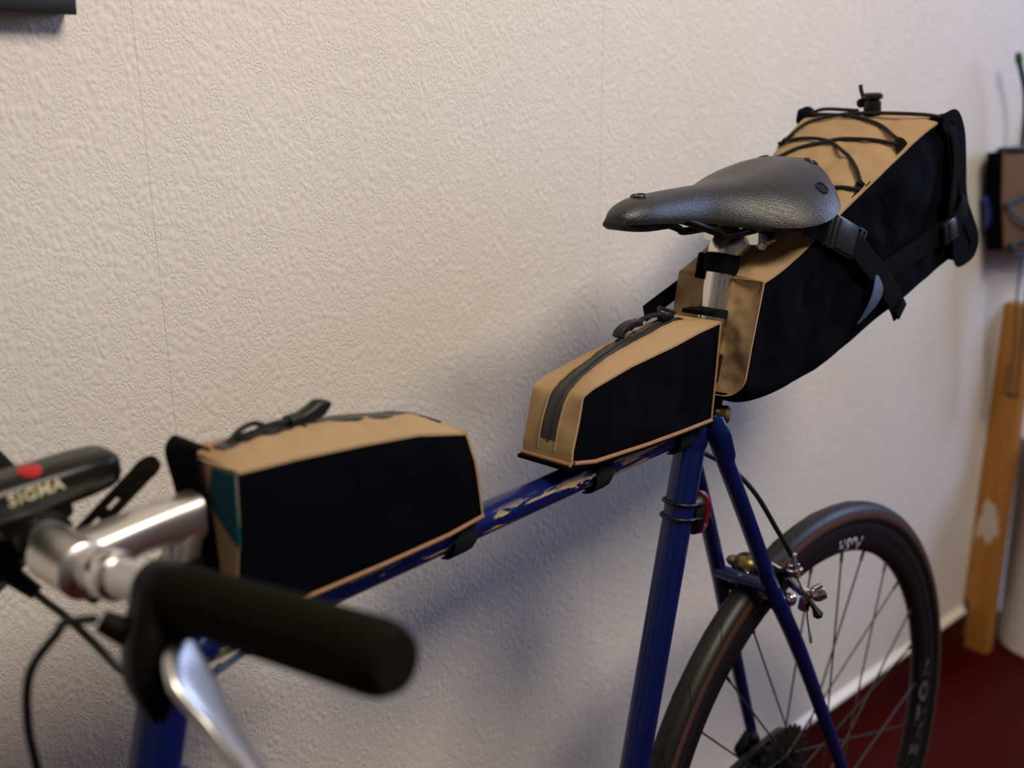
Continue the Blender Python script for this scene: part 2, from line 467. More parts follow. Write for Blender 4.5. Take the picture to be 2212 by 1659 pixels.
# baseboard: red face board with a cream painted top lip
bb = structure(mesh_obj('baseboard_back', *obox((-0.63, -0.0055, 0.0385), (1, 0, 0), (0, 1, 0), None, 3.15, 0.011, 0.077, 0.05), M['skirting'], None, False))
bb['label'] = 'low oxblood red baseboard with a cream top edge'
mesh_obj('top_lip', *prism([(0.0, 0.0), (-0.0122, 0.0), (-0.0118, 0.003), (0.0, 0.011)], (-0.63, 0, 0.0772), (0, 1, 0), (0, 0, 1), 3.15), M['cream'], bb, False, 'cream painted top edge')

# ------------------------------------------------------------------ bicycle
bike = thing('bicycle', 'blue road bicycle leaning against the white papered wall', 'bicycle')
def st_axis(z): return V((-0.3217 + 0.2983 * (z - 0.5241), 0, z))          # seat tube axis
BB = st_axis(0.275)
ht = lambda z: V((-0.7945 + 0.3057 * (z - 0.7844), 0, z))                   # head tube / steering axis
TT_Z = 0.8462
frame = mesh_obj('frame', *lathe([(-0.034, 0.02), (0.034, 0.02)], BB, (0, 1, 0), 24), M['blue'], bike)
def fpart(name, vf, mat='blue', pivot=None, label=None): return mesh_obj(name, vf[0], vf[1], M[mat], frame, True, label, pivot=pivot)
fpart('seat_tube', tube([BB, st_axis(0.863)], 0.0143, 28))
tt0, tt1 = V((ht(TT_Z).x, 0, TT_Z)), V((st_axis(TT_Z).x, 0, TT_Z))
fpart('top_tube', tube([tt0, tt0.lerp(tt1, 0.5), tt1], 0.0127, 32), 'blue_chipped', pivot=tt0.lerp(tt1, 0.5), label='blue top tube with paint chipped to gold')
fpart('head_tube', tube([ht(0.742), ht(0.868)], 0.0165, 28))
fpart('down_tube', tube([ht(0.775), BB], 0.0143, 24))
# seat lug collar and pinch bolt
fpart('seat_lug', MB().add(tube([st_axis(0.825), st_axis(0.830), st_axis(0.863), st_axis(0.866)], [0.0146, 0.0158, 0.0158, 0.0148], 28))
      .add(obox(st_axis(0.853) + V((0.0185, 0, 0)), (1, 0, 0), (0, 1, 0), None, 0.010, 0.018, 0.018, 0.3)).out())
fpart('seat_bolt', MB().add(lathe([(-0.002, 0.0078), (0.0, 0.0085), (0.009, 0.0085), (0.0115, 0.006), (0.0116, 0.0)], st_axis(0.853) + V((0.0205, -0.0115, 0.0)), (0.45, -1, 0.0), 20))
      .add(rod(st_axis(0.853) + V((0.0205, 0.012, 0)), st_axis(0.853) + V((0.0205, -0.012, 0)), 0.004)).out(), 'brass', label='tarnished brass seat bolt')
for s in (-1, 1):
    pts = catmull([(-0.2205, s * 0.0165, 0.8485), (-0.1765, s * 0.0245, 0.748), (-0.135, s * 0.033, 0.650), (-0.095, s * 0.045, 0.560), (-0.008, s * 0.064, 0.352)], 8)
    n = len(pts); rr = [0.0085 if i / n < 0.7 else 0.0085 - 0.0022 * (i / n - 0.7) / 0.3 for i in range(n)]
    st = fpart('seat_stay', tube(pts, rr, 18))
    # long flat scalloped cap at the top of the stay
    d = (pts[4] - pts[0]).normalized()
    cpts = [pts[0] - d * 0.010 + V((0, s * 0.0045, 0)), pts[0] - d * 0.003 + V((0, s * 0.0070, 0.002)), pts[0] + d * 0.018 + V((0, s * 0.0080, 0.002)), pts[0] + d * 0.040 + V((0, s * 0.0070, 0.001)), pts[0] + d * 0.056 + V((0, s * 0.004, 0))]
    mesh_obj('stay_cap', *tube(cpts, [0.003, 0.0070, 0.0082, 0.0066, 0.0012], 16, ry=[0.0015, 0.0025, 0.0028, 0.0022, 0.0006], up=(1, s * 0.6, 0.4)), M['blue'], st)
    fpart('chain_stay', tube(catmull([BB + V((0.01, s * 0.022, 0)), (-0.26, s * 0.035, 0.295), (-0.10, s * 0.056, 0.325), (0.0, s * 0.064, 0.338)], 6), 0.0085, 16))
    fpart('dropout', prism([(-0.018, -0.016), (0.014, -0.018), (0.018, 0.004), (0.004, 0.018), (-0.014, 0.016)], (0, s * 0.065, 0.338), (1, 0, 0), (0, 0, 1), 0.005, 0.0008), 'steel_dark')
fpart('brake_bridge', tube([(-0.1405, -0.032, 0.6545), (-0.1405, 0.032, 0.6545)], 0.0072, 16))
fpart('stay_bridge', tube([(-0.30, -0.032, 0.292), (-0.30, 0.032, 0.292)], 0.007, 14))

# headset, fork, front wheel (below the frame edge but part of the bicycle)
headset = mesh_obj('headset', *MB().add(lathe([(0, 0.0165), (0.004, 0.019), (0.010, 0.019), (0.013, 0.0165), (0.020, 0.0165), (0.022, 0.0182), (0.028, 0.0182), (0.0295, 0.012), (0.034, 0.0115)], ht(0.867), ht(1) - ht(0), 28)).out(), M['alu_soft'], bike)
mesh_obj('headset_cup', *lathe([(0, 0.0165), (-0.004, 0.020), (-0.011, 0.020), (-0.013, 0.018)], ht(0.742), ht(1) - ht(0), 28), M['alu_soft'], bike)
FW = V((-0.993, 0, 0.338))
fork = mesh_obj('fork', *obox(ht(0.722), (1, 0, 0), (0, 1, 0), None, 0.034, 0.07, 0.028, 0.35), M['blue'], bike)
for s in (-1, 1):
    mesh_obj('fork_blade', *tube(catmull([ht(0.725) + V((0, s * 0.028, 0)), ht(0.60) + V((0, s * 0.045, 0)), (-0.925, s * 0.05, 0.44), FW + V((0, s * 0.05, 0))], 8), [0.012 - 0.005 * i / 24 for i in range(25)], 16), M['blue'], fork)

def wheel(center, rear, name):
    w = empty_part(name, bike)
    w['ox'], w['oy'], w['oz'] = 0, 0, 0
    C = V(center)
    def P(r, y, a): return C + V((r * math.cos(a), y, r * math.sin(a)))
    def ring(prof, seg=144):
        v, f = [], []; n = len(prof)
        for i in range(seg):
            a = 2 * math.pi * i / seg
            v += [P(r, y, a) for (y, r) in prof]
        for i in range(seg):
            j = (i + 1) % seg
            for k in range(n):
                k2 = (k + 1) % n; f.append((i * n + k, j * n + k, j * n + k2, i * n + k2))
        return v, f
    # tyre: tread cap and side walls
    rt = 0.0142; rc = 0.338 - rt
    ang = [i * 14 for i in range(-9, 10)]
    outer = [(rt * math.sin(math.radians(a)), rc + rt * math.cos(math.radians(a))) for a in ang]
    inner = [((rt - 0.0022) * math.sin(math.radians(a)), rc + (rt - 0.0022) * math.cos(math.radians(a))) for a in reversed(ang)]
    tyre = mesh_obj('tyre', *ring(outer + inner), M['tyre'], w)
    for s in (-1, 1):
        o2 = [(s * (rt + 0.0003) * math.sin(math.radians(a)), rc + (rt + 0.0003) * math.cos(math.radians(a))) for a in (68, 75, 82, 90, 96, 101)]
        i2 = [(s * (rt - 0.003) * math.sin(math.radians(a)), rc + (rt - 0.003) * math.cos(math.radians(a))) for a in (101, 92, 80, 68)]
        sw = mesh_obj('tyre_sidewall', *ring(o2 + i2), M['tyre_wall'], w, label='brown tyre sidewall')
    # sipes in the tread shoulder, one joined set of fine grooves
    g = MB()
    for i in range(30):
        a0 = 2 * math.pi * (i + 0.35) / 30
        for s in (-1, 1):
            pp = []
            for t in range(5):
                an = math.radians(14 + 10 * t); a = a0 + (t - 2) * 0.014
                pp.append(P(rc + (rt + 0.00005) * math.cos(an), s * (rt + 0.00005) * math.sin(an), a))
            g.add(tube(pp, 0.00045, 5))
    sg = mesh_obj('tread_groove', *g.out(), M['rim'], w); sg['kind'] = 'stuff'
    # rim: brake track plus deep V
    body = [(0.0098, 0.3015), (0.0102, 0.297), (0.0098, 0.291), (0.0082, 0.2845), (0.0050, 0.2798), (0.0, 0.2785)]
    prof = body + [(-y, r) for (y, r) in reversed(body[:-1])]
    prof += [(-0.0085, 0.3015), (0.0085, 0.3015)]
    mesh_obj('rim', *ring(prof), M['rim'], w)
    for s in (-1, 1):
        mesh_obj('brake_track', *ring([(s * 0.0100, 0.3015), (s * 0.0106, 0.3022), (s * 0.0106, 0.3145), (s * 0.0090, 0.3170), (s * 0.0080, 0.3165), (s * 0.0080, 0.3015)]), M['brake_track'], w, label='grey metal brake track')
    # hub
    hw = 0.030
    mesh_obj('hub', *lathe([(-0.055, 0.006), (-0.045, 0.011), (-0.036, 0.013), (-0.034, 0.024), (-0.0305, 0.024), (-0.027, 0.012), (0.020, 0.012), (0.022, 0.024), (0.0255, 0.024), (0.028, 0.016), (0.055, 0.012), (0.068, 0.006)], C, (0, 1, 0), 28), M['black_metal'], w)
    mesh_obj('skewer', *MB().add(rod(C + V((0, -0.075, 0)), C + V((0, 0.075, 0)), 0.0025)).add(rod(C + V((0, -0.080, 0)), C + V((0, -0.067, 0)), 0.009)).add(rod(C + V((0, 0.067, 0)), C + V((0, 0.078, 0)), 0.009)).out(), M['alu_soft'], w)
    NS = 28
    for i in range(NS):
        deg = 89.6 - i * 360 / NS; a = math.radians(deg)
        near = (i % 2 == 1); y = -0.032 if near else 0.0235
        k = (i // 2) % 2 if near else ((i // 2) + 1) % 2
        sg_ = 1 if k == 0 else -1
        if not near: sg_ = -sg_
        ah = a + sg_ * math.radians(72)
        p0 = P(0.2795, -0.0015 if near else 0.0015, a); p1 = P(0.022, y, ah)
        d = (p1 - p0).normalized()
        mesh_obj('spoke', *MB().add(tube([p0, p1], 0.0011, 7)).add(tube([p0 - d * 0.001, p0 + d * 0.013], 0.0019, 8)).out(), M['spoke'], w)
    # decals on the near and far flank of the rim, tops of the letters towards the hub
    def decal(text, a_start, r0, h, mat, s=-1, spread=1.0, width=1.0):
        mb = MB(); a = math.radians(a_start)
        for (v, f, wd) in glyphs(text):
            vv = []
            for p in v:
                aa = a + (p.x * h * spread * width) / 0.29
                r = r0 - p.y * h
                yy = interp(r, [0.2798, 0.2845, 0.291, 0.297, 0.3015], [0.0050, 0.0082, 0.0098, 0.0102, 0.0098])
                vv.append(P(r, s * (yy + 0.00025 + p.z * 0.002), aa))
            mb.add((vv, f)); a += wd * h * spread * width / 0.29
        o = mesh_obj('lettering', *mb.out(), mat, w, False, label='pale lettering on the rim' if mat == M['decal'] else 'faint grey lettering on the rim'); return o
    decal('PUSH', 70.8, 0.2975, 0.0160, M['decal'], -1, 1.0, 0.95)
    if rear:
        decal('AVENTON', -33.5, 0.2990, 0.0165, M['decal_dark'], -1, 1.62, 1.0)
    return w
rw = wheel((0, 0, 0.338), True, 'rear_wheel')
fw = wheel(FW, False, 'front_wheel')

# cassette, derailleur, chain and cranks (behind the wheel, drive side)
def cog(r, y, teeth, th=0.002):
    poly = []
    for i in range(teeth * 4):
        a = 2 * math.pi * i / (teeth * 4); rr = r + (0.0022 if i % 4 in (1, 2) else -0.0022)
        poly.append((rr * math.cos(a), rr * math.sin(a)))
    return prism(poly, (0, y, 0.338), (1, 0, 0), (0, 0, 1), th)
cas = MB()
for i, (r, t) in enumerate(((0.053, 26), (0.048, 24), (0.043, 21), (0.038, 19), (0.034, 17), (0.030, 15), (0.026, 13))): cas.add(cog(r, 0.0305 + i * 0.0042, t))
mesh_obj('cassette', *cas.out(), M['steel_dark'], bike, False)
der = mesh_obj('rear_derailleur', *MB().add(obox((-0.030, 0.062, 0.372), (1, 0, 0.5), (0, 1, 0), None, 0.036, 0.018, 0.022, 0.3)).add(ball((-0.052, 0.040, 0.4015), 0.008)).add(rod((-0.052, 0.040, 0.4015), (-0.040, 0.055, 0.375), 0.003))
    .add(obox((0.005, 0.062, 0.285), (0.3, 0, 1), (0, 1, 0), None, 0.085, 0.006, 0.020, 0.3)).add(rod((0.0, 0.044, 0.30), (0.0, 0.06, 0.30), 0.013, 20)).add(rod((-0.012, 0.044, 0.245), (-0.012, 0.06, 0.245), 0.013, 20)).out(), M['black_metal'], bike)
chain = tube(catmull([(0.0, 0.047, 0.374), (-0.2, 0.046, 0.366), (BB.x, 0.045, BB.z + 0.085), (BB.x - 0.075, 0.045, BB.z + 0.03), (BB.x - 0.07, 0.045, BB.z - 0.05), (BB.x, 0.045, BB.z - 0.085), (-0.2, 0.047, 0.21), (-0.02, 0.05, 0.235), (0.012, 0.05, 0.29), (0.034, 0.048, 0.33), (0.03, 0.047, 0.36)], 8, True), 0.004, profile=RECT, ry=0.003, up=(0, 1, 0), closed=True)
mesh_obj('chain', *chain, M['steel_dark'], bike)
crank = mesh_obj('crankset', *MB().add(lathe([(0.042, 0.084), (0.048, 0.084), (0.048, 0.06), (0.042, 0.06)], BB, (0, 1, 0), 48, True)).add(rod(BB + V((0, -0.06, 0)), BB + V((0, 0.06, 0)), 0.008)).out(), M['alu_soft'], bike)
for i in range(5):
    a = 2 * math.pi * i / 5; mesh_obj('chainring_arm', *rod(BB + V((0, 0.045, 0)), BB + V((0.072 * math.cos(a), 0.045, 0.072 * math.sin(a))), 0.006), M['alu_soft'], crank)
for s in (-1, 1):
    tip = BB + V((s * 0.168, s * 0.075, -s * 0.02))
    mesh_obj('crank_arm', *tube([BB + V((0, s * 0.058, 0)), tip], [0.013, 0.009], 14), M['alu_soft'], crank)
    mesh_obj('pedal', *obox(tip + V((0, s * 0.05, 0)), (1, 0, 0), (0, 1, 0), None, 0.06, 0.09, 0.024, 0.25), M['black_metal'], crank)

# seat post with clamp head
sp = MB()
d_st = (st_axis(1) - st_axis(0)).normalized()
def fluted():
    # round post with a shallow groove down the front left flank
    prof = []
    for k in range(48):
        a = 2 * math.pi * k / 48; r = 1.0
        for c in (math.radians(155), math.radians(205)):
            dlt = abs((a - c + math.pi) % (2 * math.pi) - math.pi)
            if dlt < 0.16: r -= 0.09 * (1 - dlt / 0.16)
        prof.append((r * math.cos(a), r * math.sin(a)))
    return prof
sp.add(tube([st_axis(0.80), st_axis(0.955), st_axis(0.999)], 0.0136, profile=fluted(), up=(0, 1, 0)))
head = catmull([st_axis(0.997), st_axis(1.004) + V((0.002, 0, 0)), V((-0.166, 0, 1.0095)), V((-0.148, 0, 1.0155))], 5)
sp.add(tube(head, [0.0136 + 0.0004 * i for i in range(len(head))], 28, up=(0, 1, 0)))
post = mesh_obj('seat_post', *sp.out(), M['alu'], bike, label='polished silver seat post')
cl = MB()
cl.add(tube([(-0.170, -0.001, 1.0165), (-0.128, -0.001, 1.0155)], 0.007, profile=RR, ry=0.030, up=(0, 0, 1)))
cl.add(tube([(-0.166, 0, 1.0235), (-0.132, 0, 1.0225)], 0.0045, profile=RR, ry=0.028, up=(0, 0, 1)))
cl.add(rod((-0.1485, 0, 0.992), (-0.1485, 0, 1.034), 0.004)).add(lathe([(0, 0.007), (0.006, 0.007), (0.008, 0.004)], (-0.1385, -0.014, 1.000), (0.2, -0.3, 1), 12))
cl.add(ball((-0.128, -0.020, 1.008), 0.008, 12, (1.2, 0.8, 0.9)))
mesh_obj('clamp', *cl.out(), M['chrome'], post)

# saddle
SX = [-0.3385, -0.336, -0.330, -0.320, -0.304, -0.27, -0.24, -0.22, -0.20, -0.18, -0.16, -0.14, -0.12, -0.10, -0.08, -0.066, -0.058, -0.055]
SW = [0.0030, 0.0090, 0.0140, 0.0180, 0.0205, 0.0215, 0.0235, 0.0290, 0.0400, 0.0560, 0.0710, 0.0785, 0.0790, 0.0735, 0.0590, 0.0430, 0.0240, 0.0060]
ST = [1.0570, 1.0605, 1.0645, 1.0680, 1.0702, 1.0702, 1.0695, 1.0688, 1.0688, 1.0698, 1.0722, 1.0750, 1.0775, 1.0795, 1.0800, 1.0780, 1.0740, 1.0680]
SB = [1.0550, 1.0545, 1.0540, 1.0530, 1.0515, 1.0470, 1.0425, 1.0385, 1.0335, 1.0290, 1.0275, 1.0290, 1.0320, 1.0375, 1.0450, 1.0525, 1.0600, 1.0650]
def smooth_tab(T, n=72):
    pts = catmull([(SX[i], T[i], 0) for i in range(len(SX))], 5); return [p.y for p in pts]
xs = [p.x for p in catmull([(x, 0, 0) for x in SX], 5)]; ws, zt, zb = smooth_tab(SW), smooth_tab(ST), smooth_tab(SB)
def dome(x, q):
    a = interp(x, [-0.25, -0.14], [2.0, 2.35]); b = interp(x, [-0.25, -0.14, -0.08, -0.055], [0.475, 0.78, 0.80, 0.6])
    return max(0.0, 1 - abs(q) ** a) ** b
sv, sf = [], []; NT = 36
for i, x in enumerate(xs):
    for j in range(NT + 1):
        t = -1 + 2 * j / NT; y = max(ws[i], 1e-4) * math.sin(t * math.pi / 2)
        z = zb[i] + (zt[i] - zb[i]) * dome(x, math.sin(t * math.pi / 2))
        if x > -0.2: z -= 0.0022 * math.exp(-(y / 0.016) ** 2) * min(1, (x + 0.2) / 0.05)
        sv.append((x, y, z))
nr = NT + 1
for i in range(len(xs) - 1):
    for j in range(NT): sf.append((i * nr + j, (i + 1) * nr + j, (i + 1) * nr + j + 1, i * nr + j + 1))
base = len(sv)
for i, x in enumerate(xs):       # underside: rim lip turned in, slightly hollow
    for j in range(NT + 1):
        t = -1 + 2 * j / NT; y = max(ws[i] * 0.93, 1e-4) * math.sin(t * math.pi / 2)
        c = max(math.cos(t * math.pi / 2), 0.0); z = zb[i] - 0.0035 + (zt[i] - zb[i] - 0.002) * (c ** 1.6) * (0.7 if ws[i] > 0.02 else 0.3)
        sv.append((x, y, min(z, zt[i] - 0.004)))
for i in range(len(xs) - 1):
    for j in range(NT): sf.append((base + i * nr + j, base + i * nr + j + 1, base + (i + 1) * nr + j + 1, base + (i + 1) * nr + j))
for i in range(len(xs) - 1):
    for j in (0, NT): sf.append((i * nr + j, (i + 1) * nr + j, base + (i + 1) * nr + j, base + i * nr + j))
for j in range(NT):
    for i in (0, len(xs) - 1): sf.append((i * nr + j, i * nr + j + 1, base + i * nr + j + 1, base + i * nr + j))
saddle = mesh_obj('saddle', sv, sf, M['saddle'], bike, label='textured black saddle')
def top_at(x, y):
    i = min(range(len(xs)), key=lambda q: abs(xs[q] - x)); w_ = max(ws[i], 1e-4)
    return zb[i] + (zt[i] - zb[i]) * dome(x, max(-0.999, min(0.999, y / w_)))
for (x, y) in ((-0.304, 0.0), (-0.0745, -0.027), (-0.0745, 0.027), (-0.114, -0.0615), (-0.114, 0.0615)):
    e = 0.004
    n = V((-(top_at(x + e, y) - top_at(x - e, y)) / (2 * e), -(top_at(x, y + e) - top_at(x, y - e)) / (2 * e), 1)).normalized()
    mesh_obj('rivet', *lathe([(-0.003, 0.0073), (0.0004, 0.0073), (0.0010, 0.0068), (0.0010, 0.0061), (0.0003, 0.0056), (0.0004, 0.0)], (x, y, top_at(x, y)), n, 28), M['black_gloss'], saddle)
mesh_obj('nose_cap', *tube(catmull([(-0.339, 0, 1.054), (-0.333, 0, 1.0505), (-0.31, 0, 1.0465), (-0.285, 0, 1.045), (-0.277, 0, 1.045)], 4), [0.002] + [0.004] * 3 + [0.0048] * 13, ry=[0.005] + [0.010 + 0.0005 * i for i in range(16)], profile=RR, up=(0, 0, 1)), M['black_plastic'], saddle)
for s in (-1, 1):
    rp = catmull([(-0.300, s * 0.006, 1.046), (-0.275, s * 0.013, 1.0465), (-0.262, s * 0.018, 1.044), (-0.222, s * 0.021, 1.029), (-0.205, s * 0.022, 1.0235), (-0.130, s * 0.022, 1.0215), (-0.105, s * 0.03, 1.028), (-0.085, s * 0.040, 1.046)], 5)
    mesh_obj('rail', *tube(rp, 0.0036, 12), M['black_metal'], saddle)

# stem: quill and forward arm
CL = V((-0.8275, 0, 0.9315))
stm = MB()
arm = catmull([V((-0.7455, 0, 0.9330)), V((-0.770, 0, 0.9345)), V((-0.792, 0, 0.9345)), V((-0.812, 0, 0.9330)), CL + V((0.004, 0, 0.0))], 6)
na = len(arm)
stm.add(tube(arm, [0.0150 - 0.0028 * math.sin(math.pi * i / (na - 1)) for i in range(na)], ry=[0.0128 + 0.003 * (i / (na - 1)) ** 2 for i in range(na)], profile=rrect(0.7, 5), up=(0, 0, 1)))
qo = V((-0.0035, 0, 0))
stm.add(tube([ht(0.875) + qo, ht(0.912) + qo, ht(0.925) + qo, ht(0.942) + qo], [0.0112, 0.0115, 0.0126, 0.0105], 28))
stm.add(lathe([(-0.021, 0.0150), (-0.0195, 0.0168), (0.0195, 0.0168), (0.021, 0.0150)], CL, (0, 1, 0), 36))
stem = mesh_obj('stem', *stm.out(), M['alu_soft'], bike, label='polished silver quill stem')
mesh_obj('clamp_bolt', *lathe([(-0.016, 0.0045), (0.014, 0.0045), (0.0165, 0.003)], CL + V((0.004, 0, -0.0185)), (0, 1, 0), 12), M['steel_dark'], stem)

# handlebar: straight bar with a little rise and back sweep
def bar(s): return CL + V((0.12 * abs(s), s, 0.063 * abs(s)))
bpts = [bar(-0.245), bar(-0.10), bar(-0.04), bar(-0.030), bar(0.030), bar(0.04), bar(0.10), bar(0.245)]
hb = mesh_obj('handlebar', *tube(bpts, [0.0111, 0.0111, 0.0111, 0.0129, 0.0129, 0.0111, 0.0111, 0.0111], 28), M['alu_bar'], bike)
mesh_obj('bar_shim', *MB().add(lathe([(-0.004, 0.0132), (-0.002, 0.0142), (0.010, 0.0142), (0.012, 0.013)], bar(-0.036), bar(-1) - bar(0), 28)).out(), M['chrome'], hb)
for s in (-1, 1):
    g0, g1 = 0.098, 0.252
    pts, rr = [], []
    for i in range(25):
        t = i / 24; pts.append(bar(s * (g0 + (g1 - g0) * t)))
        r = 0.0170 + 0.0012 * t
        if i == 0: r = 0.0150
        if i == 23: r = 0.0172
        if i == 24: r = 0.0140
        rr.append(r)
    gp = mesh_obj('grip', *tube(pts, rr, 32), M['foam'], hb)
# brake levers, mirrored
def lever(s):
    up_ = V((0, 0, 1))
    b = MB()
    base_ = bar(s * 0.088)
    ax = (bar(s * 1) - bar(0)).normalized()
    b.add(lathe([(-0.010, 0.0150), (-0.008, 0.0165), (0.010, 0.0165), (0.012, 0.0150)], base_, ax, 28))
    b.add(tube(catmull([base_ + V((-0.002, 0, -0.008)), base_ + V((-0.012, s * 0.006, -0.022)), base_ + V((-0.020, s * 0.012, -0.038)), base_ + V((-0.024, s * 0.020, -0.058))], 5), [0.017, 0.017, 0.017, 0.0165, 0.0165, 0.016, 0.016, 0.0155, 0.015, 0.0145, 0.0135, 0.012, 0.010, 0.0085, 0.006, 0.004], ry=[0.018, 0.018, 0.018, 0.0175, 0.017, 0.017, 0.0165, 0.016, 0.0155, 0.015, 0.014, 0.013, 0.011, 0.009, 0.007, 0.004], profile=rrect(0.55, 4), up=(1, 0, 0.3)))
    b.add(rod(base_ + V((-0.018, -s * 0.004, -0.020)), base_ + V((-0.030, -s * 0.016, -0.010)), 0.0085, 14, 0.006))
    root = mesh_obj('brake_lever', *b.out(), M['black_metal'], hb)
    # blade
    pts = [base_ + V((-0.006, s * 0.022, -0.020)), base_ + V((-0.011, s * 0.034, -0.032)), base_ + V((-0.0105, s * 0.055, -0.052)), base_ + V((-0.010, s * 0.085, -0.070)), base_ + V((-0.008, s * 0.12, -0.081)), base_ + V((-0.004, s * 0.160, -0.085)), base_ + V((0.002, s * 0.185, -0.080))]
    pts = catmull(pts, 6); n = len(pts)
    wd = [interp(i / (n - 1), [0, 0.08, 0.2, 0.33, 0.5, 0.9, 1], [0.007, 0.0150, 0.0200, 0.0125, 0.0092, 0.0080, 0.004]) for i in range(n)]
    mesh_obj('lever_blade', *tube(pts, [0.0045] * n, ry=wd, profile=rrect(0.7, 4), up=V((0.6, 0, 0.8))), M['alu_soft'], root, label='silver lever blade')
    return root
near_lever, far_lever = lever(-1), lever(1)
mesh_obj('cable_adjuster', *MB().add(tube([bar(0.083) + V((-0.004, 0, -0.006)), V((-0.838, 0.080, 0.912)), V((-0.834, 0.073, 0.902))], [0.015, 0.015, 0.011], 16)).add(rod((-0.834, 0.073, 0.903), (-0.826, 0.060, 0.892), 0.0065, 12, 0.0050)).out(), M['black_metal'], far_lever)

# cables
def cable(name, pts, r=0.0025, mat='black_plastic', parent=None, label=None):
    return mesh_obj(name, *tube(catmull(pts, 8), r, 10), M[mat], parent or bike, label=label)
bz = bar(-0.083)
cable('brake_cable', [bz + V((-0.030, 0.016, -0.010)), (-0.856, -0.048, 0.921), (-0.8575, -0.040, 0.913), (-0.872, -0.032, 0.893), (-0.876, -0.026, 0.860), (-0.874, -0.022, 0.820), (-0.872, -0.012, 0.74), (-0.895, 0.0, 0.705)])
cable('brake_cable', [(-0.828, 0.063, 0.8945), (-0.826, 0.050, 0.8900), (-0.825, 0.024, 0.8870), (-0.822, 0.000, 0.8780), (-0.812, -0.020, 0.858), (-0.785, -0.0215, 0.835), (-0.765, -0.012, 0.826), (-0.742, 0.0, 0.8255)])
cable('top_tube_cable', [(-0.755, -0.004, 0.8245), (-0.72, 0.000, 0.8285), (-0.66, 0.010, 0.8330), (-0.45, 0.0125, 0.8365), (-0.27, 0.0125, 0.8365)], 0.0022, 'petrol', label='dark blue cable under the top tube')
for x in (-0.718,):
    mesh_obj('cable_clip', *MB().add(lathe([(-0.005, 0.0134), (-0.005, 0.0146), (0.005, 0.0146), (0.005, 0.0134)], (x, 0, TT_Z), (1, 0, 0), 24, True)).add(obox((x, 0.001, 0.8285), (1, 0, 0), (0, 1, 0), None, 0.012, 0.009, 0.008, 0.3)).out(), M['black_plastic'], bike)
cable('rear_brake_cable', [(-0.245, 0.0135, 0.8330), (-0.218, 0.0205, 0.820), (-0.195, 0.008, 0.806), (-0.168, -0.004, 0.785), (-0.150, -0.020, 0.757), (-0.131, -0.034, 0.715), (-0.119, -0.041, 0.690), (-0.1155, -0.0425, 0.682)], 0.0026)

# rear side-pull brake in the plane x = -0.115
br = mesh_obj('rear_brake', *MB().add(rod((-0.145, 0, 0.6570), (-0.100, 0, 0.6570), 0.004)).add(lathe([(-0.004, 0.0), (-0.0035, 0.006), (0.004, 0.0075), (0.010, 0.0075), (0.012, 0.0)], (-0.112, 0, 0.657), (1, 0, 0), 16)).out(), M['chrome'], bike)
def barm(pts, r, ry, mat, name='caliper_arm'):
    p = catmull(pts, 6); n = len(p)
    rr = [interp(i / (n - 1), [0, 0.5, 1], r) for i in range(n)]
    return mesh_obj(name, *tube(p, rr, ry=[interp(i / (n - 1), [0, 0.5, 1], ry) for i in range(n)], profile=rrect(0.5, 3), up=(1, 0, 0)), M[mat], br)
X0 = -0.114
barm([(X0, -0.020, 0.618), (X0, -0.027, 0.634), (X0, -0.020, 0.654), (X0, 0.0, 0.6640), (X0 - 0.002, -0.022, 0.6585), (X0 - 0.002, -0.043, 0.6655)], [0.004, 0.004, 0.004], [0.006, 0.006, 0.0045], 'black_metal')
barm([(X0 + 0.006, 0.020, 0.618), (X0 + 0.006, 0.028, 0.636), (X0 + 0.006, 0.022, 0.655), (X0 + 0.006, 0.0, 0.6600), (X0 + 0.006, -0.029, 0.6545), (X0 + 0.006, -0.048, 0.6445), (X0 + 0.006, -0.062, 0.6430)], [0.004, 0.004, 0.004], [0.006, 0.0055, 0.0045], 'chrome')
mesh_obj('barrel_adjuster', *lathe([(0, 0.003), (0.002, 0.0085), (0.008, 0.0085), (0.009, 0.006), (0.013, 0.006), (0.014, 0.0042), (0.024, 0.004)], (X0, -0.0460, 0.6610), (0, 0.13, 1), 16), M['chrome'], br)
mesh_obj('anchor_bolt', *MB().add(lathe([(-0.006, 0.0), (-0.005, 0.006), (0.0, 0.0085), (0.008, 0.0085), (0.009, 0.0)], (X0 + 0.008, -0.0655, 0.6440), (0.8, -0.5, 0.3), 16)).add(rod((X0, -0.058, 0.6385), (X0, -0.0565, 0.628), 0.0062, 8)).out(), M['chrome'], br)
mesh_obj('release_lever', *tube([(X0, -0.062, 0.640), (X0, -0.069, 0.633), (X0, -0.0735, 0.6265), (X0, -0.0745, 0.6235)], [0.0025, 0.003, 0.0055, 0.003], 12), M['black_metal'], br)
cable('inner_cable', [(X0, -0.0465, 0.663), (X0, -0.054, 0.650), (X0, -0.0600, 0.638), (X0, -0.0610, 0.620), (X0, -0.0650, 0.5995)], 0.0009, 'steel_dark', br)
mesh_obj('cable_crimp', *tube([(X0, -0.0640, 0.604), (X0, -0.0655, 0.597), (X0, -0.0662, 0.592)], [0.0014, 0.0020, 0.0014], 8), M['alu_soft'], br)
for s in (-1, 1):
    mesh_obj('brake_shoe', *MB().add(obox((X0 + 0.003, s * 0.0155, 0.621), (1, 0, -0.38), (0, 1, 0), None, 0.048, 0.009, 0.010, 0.3)).add(lathe([(0.0, 0.005), (0.010, 0.005), (0.012, 0.0075), (0.017, 0.0065), (0.020, 0.0)], (X0 + 0.006, s * 0.018, 0.6245), (0, s, 0), 12)).out(), M['black_metal'] if s > 0 else M['steel_dark'], br)
mesh_obj('shoe_bolt', *ball((X0 + 0.004, -0.0385, 0.631), 0.0068, 14, (1, 1, 1.1)), M['chrome'], br)
